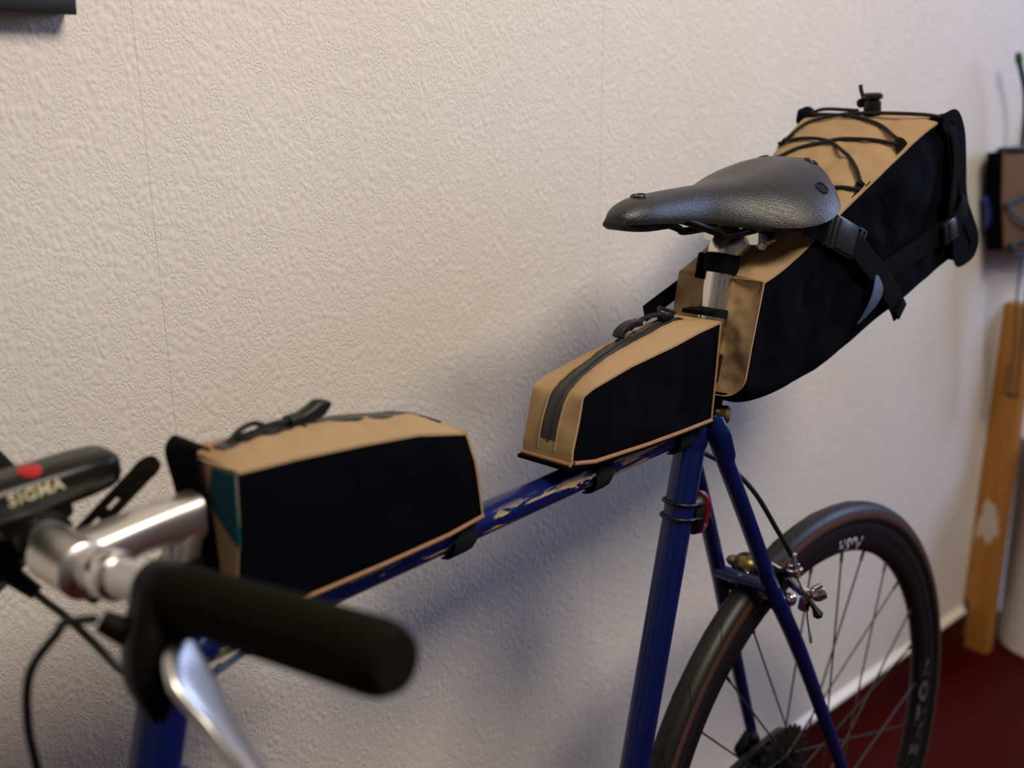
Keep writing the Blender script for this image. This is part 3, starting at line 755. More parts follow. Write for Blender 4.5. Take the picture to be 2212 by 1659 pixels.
mesh_obj('return_spring', *tube(catmull([(X0 - 0.008, -0.022, 0.640), (X0 - 0.010, -0.015, 0.668), (X0 - 0.010, 0.0, 0.676), (X0 - 0.010, 0.017, 0.668), (X0 - 0.008, 0.026, 0.645)], 6), 0.0018, 8), M['brass'], br)
mesh_obj('spring_housing', *MB().add(ball((-0.125, 0.006, 0.6640), 0.0105, 16, (1, 1.25, 0.9))).add(ball((-0.122, 0.021, 0.6610), 0.0075, 16, (1, 1.4, 0.8))).out(), M['brass'], br, label='tarnished brass coloured spring housing')

# ------------------------------------------------------------------ tail light
tl = thing('tail_light', 'small red tail light strapped behind the blue seat tube', 'bike light', tuple(st_axis(0.765) + V((0.0145, 0, 0))))
TC = st_axis(0.765)
e_l = d_st; e_o = V((1, 0, -0.28)).normalized()
mesh_obj('housing', *tube([TC + e_o * 0.013, TC + e_o * 0.018, TC + e_o * 0.0225], [0.014, 0.019, 0.020], ry=[0.011, 0.015, 0.0155], profile=rrect(0.8, 5), up=e_l), M['black_plastic'], tl)
mesh_obj('lens', *tube([TC + e_o * 0.0220, TC + e_o * 0.029, TC + e_o * 0.0355, TC + e_o * 0.0385], [0.0215, 0.0215, 0.0170, 0.007], ry=[0.0165, 0.0162, 0.0120, 0.004], profile=rrect(0.8, 5), up=e_l), M['red_lens'], tl, label='red lens')
for k, z in enumerate((0.7755, 0.7620)):
    c = st_axis(z); rp = []
    for i in range(36):
        a = 2 * math.pi * i / 36; r_ = 0.0160
        off = V((math.cos(a), math.sin(a), 0)); w_ = c + off * r_
        if math.cos(a) > 0.35: w_ = c + V((0.030 * math.cos(a) + 0.002, 0.0165 * math.sin(a), -0.012 * math.cos(a) + 0.003))
        w_.z -= 0.0035 * math.cos(a); rp.append(w_)
    mesh_obj('rubber_band', *tube(rp, 0.0016, 8, closed=True, up=(0, 0, 1)), M['black_plastic'], tl)

# ------------------------------------------------------------------ bag builders
def panel_side(poly, y, s, name, parent, mat, bulge=0.003, seed=1.0, thick=0.0025, n=22, yfun=None):
    """side panel: quadrilateral grid poly = [bottom pts..., top pts...] as two polylines of (x,z)"""
    bot, top = poly
    bot = [V((a, 0, b)) for a, b in bot]; top = [V((a, 0, b)) for a, b in top]
    def fn(u, v):
        p = along(bot, u).lerp(along(top, u), v)
        yy = (yfun(p.x, v) if yfun else y)
        w_ = (1 - (2 * u - 1) ** 4) * (1 - (2 * v - 1) ** 4)
        wr = fbm((p.x, 0, p.z), 14, seed) * 0.0045 + fbm((p.x * 1.0, 0.3, p.z), 34, seed) * 0.0015
        return V((p.x, s * (yy + (bulge + wr) * w_), p.z))
    v, f = solid(fn, n * 2, n, thick, lambda u, w: (0, s, 0))
    return mesh_obj(name, v, f, mat, parent)

# ------------------------------------------------------------------ rear top tube bag
fb = thing('top_tube_bag', 'small tan and black zipped bag on the top tube in front of the seat post', 'bicycle bag', (-0.32, 0, 0.8600))
SBOT = [(-0.4255, 0.8755), (-0.400, 0.8695), (-0.330, 0.8640), (-0.280, 0.8615), (-0.236, 0.8600)]
STOP = [(-0.4085, 0.9255), (-0.350, 0.9360), (-0.290, 0.9400), (-0.255, 0.9440), (-0.2235, 0.9460)]
for s in (-1, 1):
    panel_side((SBOT, STOP), 0.0258, s, 'side_panel', fb, M['black_fabric'], 0.0012, 2.0 + s)
prof_b = [V(p) for p in [(-0.4285, 0, 0.8745), (-0.4270, 0, 0.8850), (-0.4190, 0, 0.9060), (-0.4125, 0, 0.9275), (-0.400, 0, 0.9315), (-0.350, 0, 0.9385), (-0.290, 0, 0.9425), (-0.255, 0, 0.9465), (-0.2215, 0, 0.9485)]]
cent_b = catmull([(-0.4295, 0, 0.8745), (-0.4275, 0, 0.8850), (-0.4225, 0, 0.9030), (-0.4080, 0, 0.9240), (-0.3760, 0, 0.9400), (-0.3320, 0, 0.9490), (-0.2930, 0, 0.9545), (-0.260, 0, 0.9555), (-0.2235, 0, 0.9490)], 5)
def top_fn(prof, cent, w, off=0.0, va=0.0, vb=1.0, seed=3.0, amp=0.0016):
    def fn(u, v):
        v = va + (vb - va) * v; t = 2 * v - 1
        p, c = along(prof, u), along(cent, u)
        q = p.lerp(c, (1 - abs(t) ** 1.6))
        e = 1e-3; d = (along(cent, min(u + e, 1)) - along(cent, max(u - e, 0))).normalized(); nrm = V((-d.z, 0, d.x))
        if nrm.z < 0 and u > 0.3: nrm = -nrm
        wr = fbm((q.x * 1.2, t * w * 1.0, q.z), 30, seed) * amp * (1 - t * t) * (1 - (2 * u - 1) ** 8)
        ww = w(u) if callable(w) else w
        return q + V((0, t * ww, 0)) + nrm * (off + wr)
    return fn
def nrm_fn(cent):
    def fn(u, v):
        e = 1e-3; d = (along(cent, min(u + e, 1)) - along(cent, max(u - e, 0))).normalized(); return V((-d.z, 0, d.x))
    return fn
wf = lambda u: 0.0265
# two fabric halves either side of the zip
ftan = top_fn(prof_b, cent_b, 0.0268)
mesh_obj('fabric_panel', *solid(top_fn(prof_b, cent_b, 0.0268, 0, 0.0, 0.340), 70, 12, 0.002, nrm_fn(cent_b)), M['tan'], fb, label='tan fabric beside the zip')
mesh_obj('fabric_panel', *solid(top_fn(prof_b, cent_b, 0.0268, 0, 0.660, 1.0), 70, 12, 0.002, nrm_fn(cent_b)), M['tan'], fb, label='tan fabric beside the zip')
def sub_strip(prof, cent, w, u0, u1, va, vb, off, th, nu=60, nv=4):
    g = top_fn(prof, cent, w, off)
    return solid(lambda u, v: g(u0 + (u1 - u0) * u, va + (vb - va) * v), nu, nv, th, lambda u, v: nrm_fn(cent)(u0 + (u1 - u0) * u, v))
mesh_obj('fabric_panel', *sub_strip(prof_b, cent_b, 0.0268, 0, 0.06, 0.335, 0.665, 0.0, 0.002, 8), M['tan'], fb)
mesh_obj('fabric_panel', *sub_strip(prof_b, cent_b, 0.0268, 0.90, 1.0, 0.335, 0.665, 0.0, 0.002, 8), M['tan'], fb)
zp = mesh_obj('zip', *sub_strip(prof_b, cent_b, 0.0268, 0.055, 0.91, 0.335, 0.665, -0.0008, 0.0012), M['zip_tape'], fb, label='dark coated zip')
for (a, b) in ((0.475, 0.495), (0.505, 0.525)):
    mesh_obj('zip_tape', *sub_strip(prof_b, cent_b, 0.0268, 0.055, 0.91, a, b, 0.0003, 0.0012, 60, 1), M['zip_tape'], zp)
for (a, b) in ((0.318, 0.340), (0.660, 0.682)):
    mesh_obj('seam_fold', *sub_strip(prof_b, cent_b, 0.0268, 0.03, 0.96, a, b, 0.0008, 0.002, 60, 1), M['tan'], fb)
def loop(parent, pts, r=0.0016, name='zip_puller', mat='cord'):
    return mesh_obj(name, *tube(catmull(pts, 6), r, 8), M[mat], parent)
mesh_obj('zip_slider', *obox((-0.268, 0, 0.9585), (1, 0, 0.05), (0, 1, 0), None, 0.016, 0.008, 0.005, 0.3), M['black_metal'], fb)
loop(fb, [(-0.268, 0.001, 0.961), (-0.285, 0.004, 0.9625), (-0.300, 0.006, 0.960), (-0.312, 0.005, 0.9565)], 0.0022)
mesh_obj('pull_tab', *tube(catmull([(-0.300, 0.005, 0.9600), (-0.312, 0.006, 0.9600), (-0.322, 0.007, 0.9565), (-0.326, 0.007, 0.9520)], 5), [0.0028] * 16, ry=[0.0050] * 16, profile=RR, up=(0, 0, 1)), M['black_plastic'], fb)
loop(fb, [(-0.272, 0.003, 0.9605), (-0.262, 0.012, 0.9640), (-0.250, 0.015, 0.9600), (-0.245, 0.006, 0.9565)], 0.0018)
mesh_obj('base_lip', *sub_strip([V((-0.434, 0, 0.8735)), V((-0.40, 0, 0.8680)), V((-0.33, 0, 0.8620)), V((-0.232, 0, 0.8585))], [V((-0.434, 0, 0.8735)), V((-0.40, 0, 0.8680)), V((-0.33, 0, 0.8620)), V((-0.232, 0, 0.8585))], 0.0270, 0, 1, 0, 1, 0.0, 0.003, 20, 6), M['black_fabric'], fb)
mesh_obj('back_panel', *obox((-0.2285, 0, 0.903), (0.16, 0, 1), (0, 1, 0), None, 0.086, 0.0515, 0.002, 0.1), M['tan'], fb)
def piping(name, pts, r, parent, mat):
    return mesh_obj(name, *tube(pts, [r * (1.0 + 0.14 * (i % 2)) for i in range(len(pts))], 8), M[mat], parent, False)
for s in (-1, 1):
    base_ = [V((x, s * 0.0272, z - 0.0008)) for x, z in SBOT]
    pts = [along(base_, i / 160) for i in range(161)]
    piping('piping', pts, 0.0017, fb, 'piping')
    sp_ = [V((-0.2225, s * 0.0268, 0.947)), V((-0.2300, s * 0.0275, 0.903)), V((-0.236, s * 0.0268, 0.860))]
    piping('piping', [along(sp_, i / 60) for i in range(61)], 0.0011, fb, 'piping')
fp_ = [V((-0.4292, t, 0.8742)) for t in (-0.027, 0.027)]
piping('piping', [along(fp_, i / 50) for i in range(51)], 0.0017, fb, 'piping')
def tube_strap(parent, x, top, w=0.020, y=0.0125, name='frame_strap'):
    pts = [V((x, -y, top)), V((x, -0.0152, TT_Z + 0.004))]
    for a in range(-170, -10, 16): pts.append(V((x, 0.0150 * math.cos(math.radians(a)), TT_Z + 0.0150 * math.sin(math.radians(a)))))
    pts += [V((x, 0.0152, TT_Z + 0.004)), V((x, y, top))]
    mesh_obj(name, *tube(pts, 0.0010, ry=w / 2, profile=rrect(0.3, 2), up=V((0, 1, 0))), M['hook_loop'], parent)
    tail = [V((x - 0.0035, -0.0165, TT_Z + 0.002))] + [V((x - 0.0035, 0.0168 * math.cos(math.radians(a)), TT_Z + 0.0168 * math.sin(math.radians(a)))) for a in (-165, -140, -115, -90)]
    mesh_obj('strap_tail', *tube(tail, 0.0008, ry=w / 2, profile=rrect(0.3, 2), up=V((0, 1, 0))), M['hook_loop'], parent)
tube_strap(fb, -0.372, 0.8655); tube_strap(fb, -0.254, 0.8605)
# hook and loop bands round the seat post
def band(c, r, h, th=0.0018): return lathe([(-h / 2, r), (-h / 2 + 0.0006, r + th), (h / 2 - 0.0006, r + th), (h / 2, r)], c, d_st, 32, True)
mesh_obj('post_strap', *band(st_axis(0.9480), 0.0139, 0.008), M['hook_loop'], fb)
mesh_obj('post_strap', *band(st_axis(0.9000), 0.0139, 0.026), M['hook_loop'], fb)
mesh_obj('strap_end', *obox(st_axis(0.952) + V((-0.024, 0.0, 0.002)), (1, 0.1, -0.1), (0, 1, 0), None, 0.018, 0.026, 0.004, 0.3), M['webbing'], fb)

# ------------------------------------------------------------------ front top tube bag
tb = thing('top_tube_bag', 'larger tan and black zipped bag on the top tube behind the silver stem', 'bicycle bag', (-0.63, 0, 0.8600))
FBOT = [(-0.7395, 0.8640), (-0.690, 0.8620), (-0.620, 0.8608), (-0.560, 0.8610), (-0.5250, 0.8640)]
FTOP = [(-0.7330, 0.9640), (-0.690, 0.9605), (-0.635, 0.9540), (-0.590, 0.9475), (-0.5485, 0.9365)]
YF = lambda x, v: 0.0225 + 0.0105 * min(1.0, v * 1.5)
for s in (-1, 1):
    panel_side((FBOT, FTOP), 0.03, s, 'side_panel', tb, M['black_fabric'], 0.0020, 5.0 + s, yfun=YF)
pf = [V(p) for p in [(-0.7335, 0, 0.9650), (-0.690, 0, 0.9615), (-0.635, 0, 0.9550), (-0.590, 0, 0.9485), (-0.5470, 0, 0.9370)]]
cf = catmull([(-0.7340, 0, 0.9670), (-0.720, 0, 0.9700), (-0.690, 0, 0.9695), (-0.650, 0, 0.9660), (-0.600, 0, 0.9575), (-0.5640, 0, 0.9470), (-0.5440, 0, 0.9375)], 6)
mesh_obj('fabric_panel', *solid(top_fn(pf, cf, 0.0338, 0, 0.0, 0.44, 7.0, 0.0030), 60, 14, 0.002, nrm_fn(cf)), M['tan'], tb, label='tan fabric beside the zip')
mesh_obj('fabric_panel', *solid(top_fn(pf, cf, 0.0338, 0, 0.56, 1.0, 7.0, 0.0030), 60, 14, 0.002, nrm_fn(cf)), M['tan'], tb, label='tan fabric beside the zip')
mesh_obj('fabric_panel', *sub_strip(pf, cf, 0.0338, 0, 0.05, 0.43, 0.57, 0.0, 0.002, 6), M['tan'], tb)
mesh_obj('zip', *sub_strip(pf, cf, 0.0338, 0.05, 0.99, 0.40, 0.60, 0.0014, 0.0014), M['zip_tape'], tb, label='dark coated zip')
# front, back and base panels
mesh_obj('front_panel', *solid(lambda u, v: V((-0.7400 + 0.0060 * u - 0.003 * (1 - (2 * v - 1) ** 2), (2 * v - 1) * (0.0224 + 0.0100 * min(1, 1.5 * u)), 0.8630 + 0.1030 * u)), 12, 12, 0.002, lambda u, v: (-1, 0, 0)), M['tan'], tb)
bk = [V((-0.5240, 0, 0.8625)), V((-0.5325, 0, 0.8950)), V((-0.5455, 0, 0.9375))]
mesh_obj('back_panel', *solid(lambda u, v: along(bk, u) + V((0.003 * (1 - (2 * v - 1) ** 2), (2 * v - 1) * (0.0235 + 0.0100 * min(1, 1.5 * u)), 0)), 12, 12, 0.002, lambda u, v: (1, 0, 0)), M['tan'], tb)
mesh_obj('base_panel', *sub_strip([V((x, 0, z)) for x, z in FBOT], [V((x, 0, z)) for x, z in FBOT], 0.0232, 0, 1, 0, 1, 0, 0.002, 12, 6), M['black_fabric'], tb)
for s in (-1, 1):
    b_ = [V((x, s * 0.0238, z - 0.0012)) for x, z in FBOT]
    piping('piping', [along(b_, i / 200) for i in range(201)], 0.0015, tb, 'piping')
# teal corner patch on the near front corner, wrapping front face
mesh_obj('corner_patch', *MB().add(solid(lambda u, v: V((-0.7385 + 0.0025 * u - 0.0012 * (1 - (2 * v - 1) ** 2), -0.0338 + 0.0300 * v * (1 - 0.0 * u), 0.9640 - (0.022 + 0.026 * (1 - v)) * (1 - u))), 8, 8, 0.0012, lambda u, v: (-1, 0, 0))).out(), M['teal'], tb, label='teal corner patch')
# wide hook tape from the bag face round the stem
wt = catmull([(-0.7330, 0.0140, 0.9725), (-0.7375, 0.0140, 0.9745), (-0.7425, 0.0135, 0.9700), (-0.7440, 0.0070, 0.9480), (-0.7430, 0.0020, 0.9200), (-0.7425, 0.0000, 0.8900), (-0.7430, 0.0000, 0.8650)], 5)
mesh_obj('stem_strap', *tube(wt, 0.0012, ry=[0.0195 - 0.0070 * min(1, i / 14) for i in range(len(wt))], profile=rrect(0.3, 2), up=(0, 0, 1)), M['webbing'], tb)
mesh_obj('stem_band', *tube([ht(0.8990) + V((0.0128 * math.cos(math.radians(a)) , 0.0128 * math.sin(math.radians(a)), 0)) for a in range(0, 360, 15)], 0.001, ry=0.011, profile=rrect(0.3, 2), up=(1, 0, 0), closed=True), M['webbing'], tb)
mesh_obj('zip_slider', *obox((-0.704, 0, 0.9715), (1, 0, 0), (0, 1, 0), None, 0.016, 0.008, 0.005, 0.3), M['black_metal'], tb)
loop(tb, [(-0.7170, 0.0, 0.9710), (-0.706, 0.003, 0.9760), (-0.694, 0.004, 0.9770), (-0.690, -0.003, 0.9735), (-0.704, -0.004, 0.9720), (-0.7150, 0, 0.9705)], 0.0018)
loop(tb, [(-0.700, 0, 0.9720), (-0.688, 0, 0.9740), (-0.676, 0, 0.9735), (-0.668, 0, 0.9735)], 0.0024)
mesh_obj('pull_tab', *tube(catmull([(-0.6720, 0, 0.9725), (-0.6620, 0, 0.9725), (-0.6530, 0, 0.9740), (-0.6460, 0, 0.9760), (-0.6400, 0, 0.9780)], 4), [0.0038, 0.0042, 0.0042, 0.0042, 0.0042, 0.0045, 0.0048, 0.0050, 0.0052, 0.0055, 0.0058, 0.0060, 0.0058, 0.0050, 0.0040, 0.0030, 0.0015], ry=[0.0055] * 17, profile=rrect(0.6, 3), up=(0, 0, 1)), M['black_plastic'], tb)
tube_strap(tb, -0.5345, 0.8640, 0.021); tube_strap(tb, -0.690, 0.8630, 0.021)

# ------------------------------------------------------------------ saddlebag
sb = thing('saddle_bag', 'large tan and black roll-top bag hung behind the black saddle', 'bicycle bag', (-0.05, 0, 0.93))
def hw(x): return interp(x, [-0.20, -0.10, 0.0, 0.09, 0.20], [0.0440, 0.0520, 0.0660, 0.0760, 0.0790])
BT = catmull([(-0.1830, 0, 0.9800), (-0.160, 0, 0.9860), (-0.1195, 0, 1.0010), (-0.080, 0, 1.0220), (-0.038, 0, 1.0435), (0.02, 0, 1.0720), (0.060, 0, 1.0900), (0.100, 0, 1.1030)], 4)
BO = catmull([(-0.2140, 0, 0.8770), (-0.199, 0, 0.8660), (-0.160, 0, 0.8625), (-0.095, 0, 0.8700), (-0.040, 0, 0.8870), (0.000, 0, 0.9020), (0.045, 0, 0.9150), (0.090, 0, 0.9290), (0.1450, 0, 0.9430)], 4)
def sec(u, q, off=0.0, wr=True):
    """U-shaped section: q 0 = near top edge, 0.5 = middle of the base, 1 = far top edge"""
    b, t = along(BO, u), along(BT, u)
    s = -1 if q < 0.5 else 1
    k = abs(q - 0.5) * 2             # 0 base centre .. 1 top edge
    rc = 0.020
    h = (t - b).length; hwb = hw(b.x); hwt = hw(t.x)
    per_b = hwb - rc; per_c = rc * math.pi / 2; per_s = h - rc; tot = per_b + per_c + per_s
    d = k * tot
    if d < per_b: y, g = d, 0.0
    elif d < per_b + per_c:
        a = (d - per_b) / rc; y, g = per_b + rc * math.sin(a), rc * (1 - math.cos(a))
    else: g = rc + (d - per_b - per_c); y = None
    p = b + (t - b) * (g / h)
    if y is None: y = hw(p.x)
    w_ = 0.0
    if wr:
        v = g / h
        e = min(1.0, max(0.0, v * 5)) * (1 - max(0.0, 2 * v - 1) ** 6) * min(1, u * 6)
        w_ = (fbm((p.x, s * 0.2, p.z), 11, 3.3) * 0.010 + fbm((p.x, s * 0.2, p.z), 28, 1.3) * 0.003) * e + 0.007 * e * (1 - min(1, abs(u - 0.45) * 1.6))
    return V((p.x, s * (y + w_ + off * min(1, k * 3)), p.z - off * (1 - min(1, k * 3))))
def side_pt(x, z, s=-1, off=0.0):
    best = None
    for i in range(81):
        for j in range(26, 51):
            q = j / 50 if s > 0 else 1 - j / 50
            p = sec(i / 80, q); e = (p.x - x) ** 2 + (p.z - z) ** 2
            if best is None or e < best[0]: best = (e, p)
    return V((x, best[1].y + s * off, z))
mesh_obj('body', *solid(lambda u, q: sec(u, q), 60, 72, 0.002, lambda u, q: (0, -1 if q < 0.4 else (1 if q > 0.6 else 0), 0 if (q < 0.4 or q > 0.6) else -1)), M['black_fabric'], sb)
# tan top
def sb_top(u, v, off=0.0):
    p = along(BT, u); t = 2 * v - 1
    z = p.z + 0.008 * (1 - abs(t) ** 2.2) * math.sin(math.pi * min(1, u * 0.9 + 0.1))
    w_ = (fbm((p.x, t * 0.06, 0), 20, 9.1) * 0.0055 + fbm((p.x, t * 0.06, 0), 45, 4.0) * 0.002) * (1 - t ** 6) * (1 - (2 * u - 1) ** 10)
    return V((p.x - 0.4 * (w_ + off), t * (hw(p.x) + 0.001), z + w_ + off))
mesh_obj('top_panel', *solid(lambda u, v: sb_top(u, v), 60, 34, 0.002, lambda u, v: (-0.35, 0, 0.94)), M['tan'], sb, label='tan top panel')
# tan front face towards the seat post
def sb_front(u, v):
    # rings shrinking from the section outline at u=0 to the centre line
    q = sec(0.0, v, 0.0016, False) + V((-0.0012, 0, 0))
    z0, z1 = along(BO, 0.0).z, along(BT, 0.0).z
    tz = min(1, max(0, (q.z - z0) / (z1 - z0)))
    cx_ = interp(tz, [0, 1], [along(BO, 0.0).x, along(BT, 0.0).x])
    c = V((cx_, 0, q.z)); p = q.lerp(c, u)
    yy = p.y / 0.045
    wr = (fbm((0.1, p.y, p.z), 26, 6.2) * 0.0060 + fbm((0.1, p.y, p.z), 50, 2.2) * 0.002) * (1 - (1 - u) ** 4)
    return V((p.x + 0.004 * (1 - (1 - u) ** 2) - wr * 0.9, p.y, p.z))
mesh_obj('front_panel', *solid(sb_front, 16, 90, 0.002, lambda u, v: (-1, 0, 0.2)), M['tan'], sb, label='tan front panel')
mesh_obj('fold_seam', *tube([V((along(BT, 0).x - 0.001, t, 0.9802)) for t in (-0.045, -0.02, 0.02, 0.045)], 0.0010, 6), M['tan'], sb)
# roll-top end: closed back wall, rolled hem with drooping near end
def back_wall(u, v):
    a = V((0.1400, 0, 0.9500)); b = V((0.1000, 0, 1.1030)); p = a.lerp(b, u); t = 2 * v - 1
    bul = 0.022 * math.sin(math.pi * u) * (1 - t ** 4)
    return V((p.x + bul, t * (hw(p.x) * (1.0)), p.z))
mesh_obj('back_panel', *solid(back_wall, 20, 20, 0.002, lambda u, v: (1, 0, 0.2)), M['black_fabric'], sb)
ROLL = [(0.0860, 1.0990), (0.0920, 1.1010), (0.1040, 1.1020), (0.1150, 1.0970), (0.1270, 1.0800), (0.1340, 1.0500), (0.1380, 1.0270), (0.1450, 1.0080), (0.1600, 0.9890), (0.1730, 0.9740), (0.1790, 0.9620), (0.1740, 0.9530), (0.1600, 0.9490), (0.1400, 0.9480), (0.1320, 0.9560), (0.1260, 0.9900), (0.1160, 1.0250), (0.1080, 1.0600), (0.0970, 1.0880)]
rp_ = [(p.x, p.z) for p in catmull([(a, 0, b) for a, b in ROLL], 3, True)]
def roll_solid():
    ys = [-0.0835, -0.0825, -0.080, -0.06, -0.03, 0.0, 0.03, 0.06, 0.080, 0.0825, 0.0835]
    cx_ = sum(a for a, b in rp_) / len(rp_); v, f = [], []; n = len(rp_)
    for y in ys:
        k = {0.0835: 0.0075, 0.0825: 0.0055, 0.08: 0.0035}.get(round(abs(y), 4), 0.0)
        for i, (a, b) in enumerate(rp_):
            a0, b0 = rp_[i - 1]; a1, b1 = rp_[(i + 1) % n]; d = V((a1 - a0, 0, b1 - b0)).normalized(); nr_ = V((-d.z, 0, d.x))
            w_ = fbm((a, y, b), 18, 5.0) * 0.003 if abs(y) < 0.081 else 0
            v.append(V((a, y, b)) - nr_ * (-1) * (-k + w_) * -1)
    for j in range(len(ys) - 1):
        for i in range(n): f.append((j * n + i, j * n + (i + 1) % n, (j + 1) * n + (i + 1) % n, (j + 1) * n + i))
    f.append(tuple(range(n - 1, -1, -1))); f.append(tuple((len(ys) - 1) * n + i for i in range(n)))
    return v, f
mesh_obj('roll_closure', *roll_solid(), M['black_fabric'], sb)
for s in (-1, 1):
    mesh_obj('roll_fold', *tube(catmull([(0.1020, s * 0.0838, 1.0980), (0.1160, s * 0.0842, 1.0700), (0.1240, s * 0.0842, 1.0350), (0.1320, s * 0.0842, 1.0050), (0.1500, s * 0.0842, 0.9800), (0.1640, s * 0.0842, 0.9640), (0.1600, s * 0.0840, 0.9550)], 6), 0.0011, 6), M['webbing'], sb)
# hem edge seen from the side, running from the top corner to the clip
for s in (-1, 1):
    hem = catmull([(0.0900, s * 0.0780, 1.1020), (0.1010, s * 0.0850, 1.0850), (0.1080, s * 0.0870, 1.0560), (0.1060, s * 0.0870, 1.0250), (0.1060, s * 0.0860, 0.9980)], 6)
    mesh_obj('hem_binding', *tube(hem, 0.0012, ry=0.0060, profile=rrect(0.4, 3), up=(0, 1, 0)), M['webbing'], sb)
def on_side(pts, off=0.0045, s=-1): return [V((x, s * (hw(x) + off), z)) for x, z in pts]
def side_buckle(parent, c, dirx, L_, W_, mat='buckle', n=V((0, -1, 0))):
    dx = V((dirx[0], 0, dirx[1])).normalized(); dz = V((-dx.z, 0, dx.x))
    b = mesh_obj('buckle', *MB().add(obox(c, dx, n, None, L_ * 0.60, 0.0060, W_, 0.3)).add(obox(c + dx * L_ * 0.40, dx, n, None, 0.0030, 0.0050, W_, 0.3))
        .add(obox(c + dx * L_ * 0.50 , dx, n, None, 0.0028, 0.0050, W_, 0.3)).add(obox(c - dx * L_ * 0.37, dx, n, None, 0.003, 0.005, W_ * 0.95, 0.3))
        .add(obox(c + dx * L_ * 0.42 + dz * W_ * 0.47, dx, n, None, L_ * 0.22, 0.0050, 0.0020, 0.3)).add(obox(c + dx * L_ * 0.42 - dz * W_ * 0.47, dx, n, None, L_ * 0.22, 0.0050, 0.0020, 0.3)).out(), M[mat], parent)
    mesh_obj('release_plate', *obox(c + n * 0.0036 + dx * 0.001, dx, n, None, L_ * 0.46, 0.0016, W_ * 0.84, 0.35), M['buckle'], b)
    return b
for s in (-1, 1):
    bc = V((-0.0765, s * (hw(-0.0765) + 0.0085), 1.0055))
    ws_ = catmull(on_side([(-0.132, 1.0270), (-0.120, 1.0225), (-0.105, 1.0165), (-0.0765, 1.0045), (-0.052, 0.9910), (-0.0400, 0.9800), (-0.0200, 0.9620), (-0.0020, 0.9440), (0.0150, 0.9240), (0.0220, 0.9130)], 0.0085, s), 4)
    ws_ = [V((p.x, s * 0.040 if p.x < -1 else p.y, p.z)) for p in ws_]
    mesh_obj('compression_strap', *tube(ws_, 0.0011, ry=0.0120, profile=rrect(0.3, 2), up=(0, 1, 0)), M['webbing'], sb)
    side_buckle(sb, bc, (1, -0.44), 0.0780, 0.0330, n=V((0, s, 0)))
    web = catmull(on_side([(0.0960, 0.9860), (0.060, 0.9770), (0.020, 0.9670), (-0.0090, 0.9590), (-0.030, 0.9480)], 0.0075, s), 4)
    mesh_obj('side_webbing', *tube(web, 0.0010, ry=0.0115, profile=rrect(0.3, 2), up=(0, 1, 0)), M['webbing'], sb)
    side_buckle(sb, V((0.0980, s * 0.0890, 0.9870)), (1, 0.25), 0.0300, 0.0240, n=V((0, s, 0)))
    clip = catmull([(0.1060, s * 0.0890, 0.9920), (0.1180, s * 0.0910, 1.0000), (0.1280, s * 0.0900, 1.0090), (0.1330, s * 0.0860, 1.0180)], 5)
    mesh_obj('hem_loop', *tube(clip, 0.0015, ry=0.0110, profile=rrect(0.3, 2), up=(0, 1, 0)), M['webbing'], sb)
mesh_obj('strap_end', *obox(V((0.0190, -(hw(0.02) + 0.0105), 0.9190)), V((1, 0, -1.1)), (0, 1, 0), None, 0.012, 0.003, 0.020, 0.3), M['webbing'], sb)
mesh_obj('gusset_tab', *solid(lambda u, v: V((-0.0620 + 0.0330 * u + (1 - v) * 0.022 * math.sin(math.pi * min(1, u * 0.9 + 0.05)), -(hw(-0.04) + 0.0150 + 0.004 * math.sin(math.pi * u)), 0.9190 + 0.0420 * u)), 14, 6, 0.001, lambda u, v: (0, -1, 0)), M['slate'], sb, label='slate blue nylon tab under the strap')
# seams on the black side
for pp in ([(-0.0170, 1.0400), (-0.0020, 1.0250), (0.0060, 1.0080), (0.0020, 0.9800)], [(-0.0020, 1.0150), (0.0110, 1.0000), (0.0240, 0.9850)]):
    mesh_obj('seam', *tube(catmull([side_pt(x, z, -1, 0.0006) for x, z in pp], 6), 0.0005, 6), M['webbing'], sb)
# elastic lacing
def on_top(pts): return [V(p) for p in pts]
E3 = 0.0042
lace = [
    [(0.0220, 0.0640, 1.0740), (0.0270, 0.0370, 1.0800), (0.0228, 0.0104, 1.0790), (0.0024, -0.0197, 1.0695), (-0.0174, -0.0435, 1.0590), (-0.0376, -0.0600, 1.0470)],
    [(-0.0412, -0.0610, 1.0450), (-0.0460, -0.0500, 1.0460), (-0.0500, -0.0350, 1.0460), (-0.0560, -0.0100, 1.0440), (-0.0700, 0.02, 1.0360)],
    [(0.0285, -0.0620, 1.0755), (0.0309, -0.0316, 1.0825), (0.0292, -0.0069, 1.0830), (0.0208, 0.0145, 1.0790), (0.0080, 0.0350, 1.0720), (-0.010, 0.055, 1.061)],
    [(0.0330, -0.0610, 1.0775), (0.0565, -0.0328, 1.0940), (0.0690, -0.0053, 1.1000), (0.0750, 0.0193, 1.1030), (0.0810, 0.0501, 1.1030), (0.088, 0.068, 1.1000)],
    [(0.0180, 0.0660, 1.0710), (0.0422, 0.0640, 1.0860), (0.0623, 0.0585, 1.0955), (0.0722, 0.0422, 1.1005), (0.0760, 0.0193, 1.1045), (0.0800, -0.0158, 1.1055), (0.0860, -0.0541, 1.1045), (0.0900, -0.0740, 1.1020), (0.0960, -0.0800, 1.0960)],
    [(0.0960, 0.0770, 1.0990), (0.0900, 0.0600, 1.1075), (0.0850, 0.0350, 1.1080), (0.0800, 0.0100, 1.1075)],
]
def surf_z(x, y):
    lo, hi = 0.0, 1.0
    for _ in range(26):
        mid = (lo + hi) / 2
        if sb_top(mid, 0.5 + 0.5 * max(-1, min(1, y / (hw(along(BT, mid).x) + 0.001)))).x < x: lo = mid
        else: hi = mid
    return sb_top(lo, 0.5 + 0.5 * max(-1, min(1, y / (hw(along(BT, lo).x) + 0.001)))).z
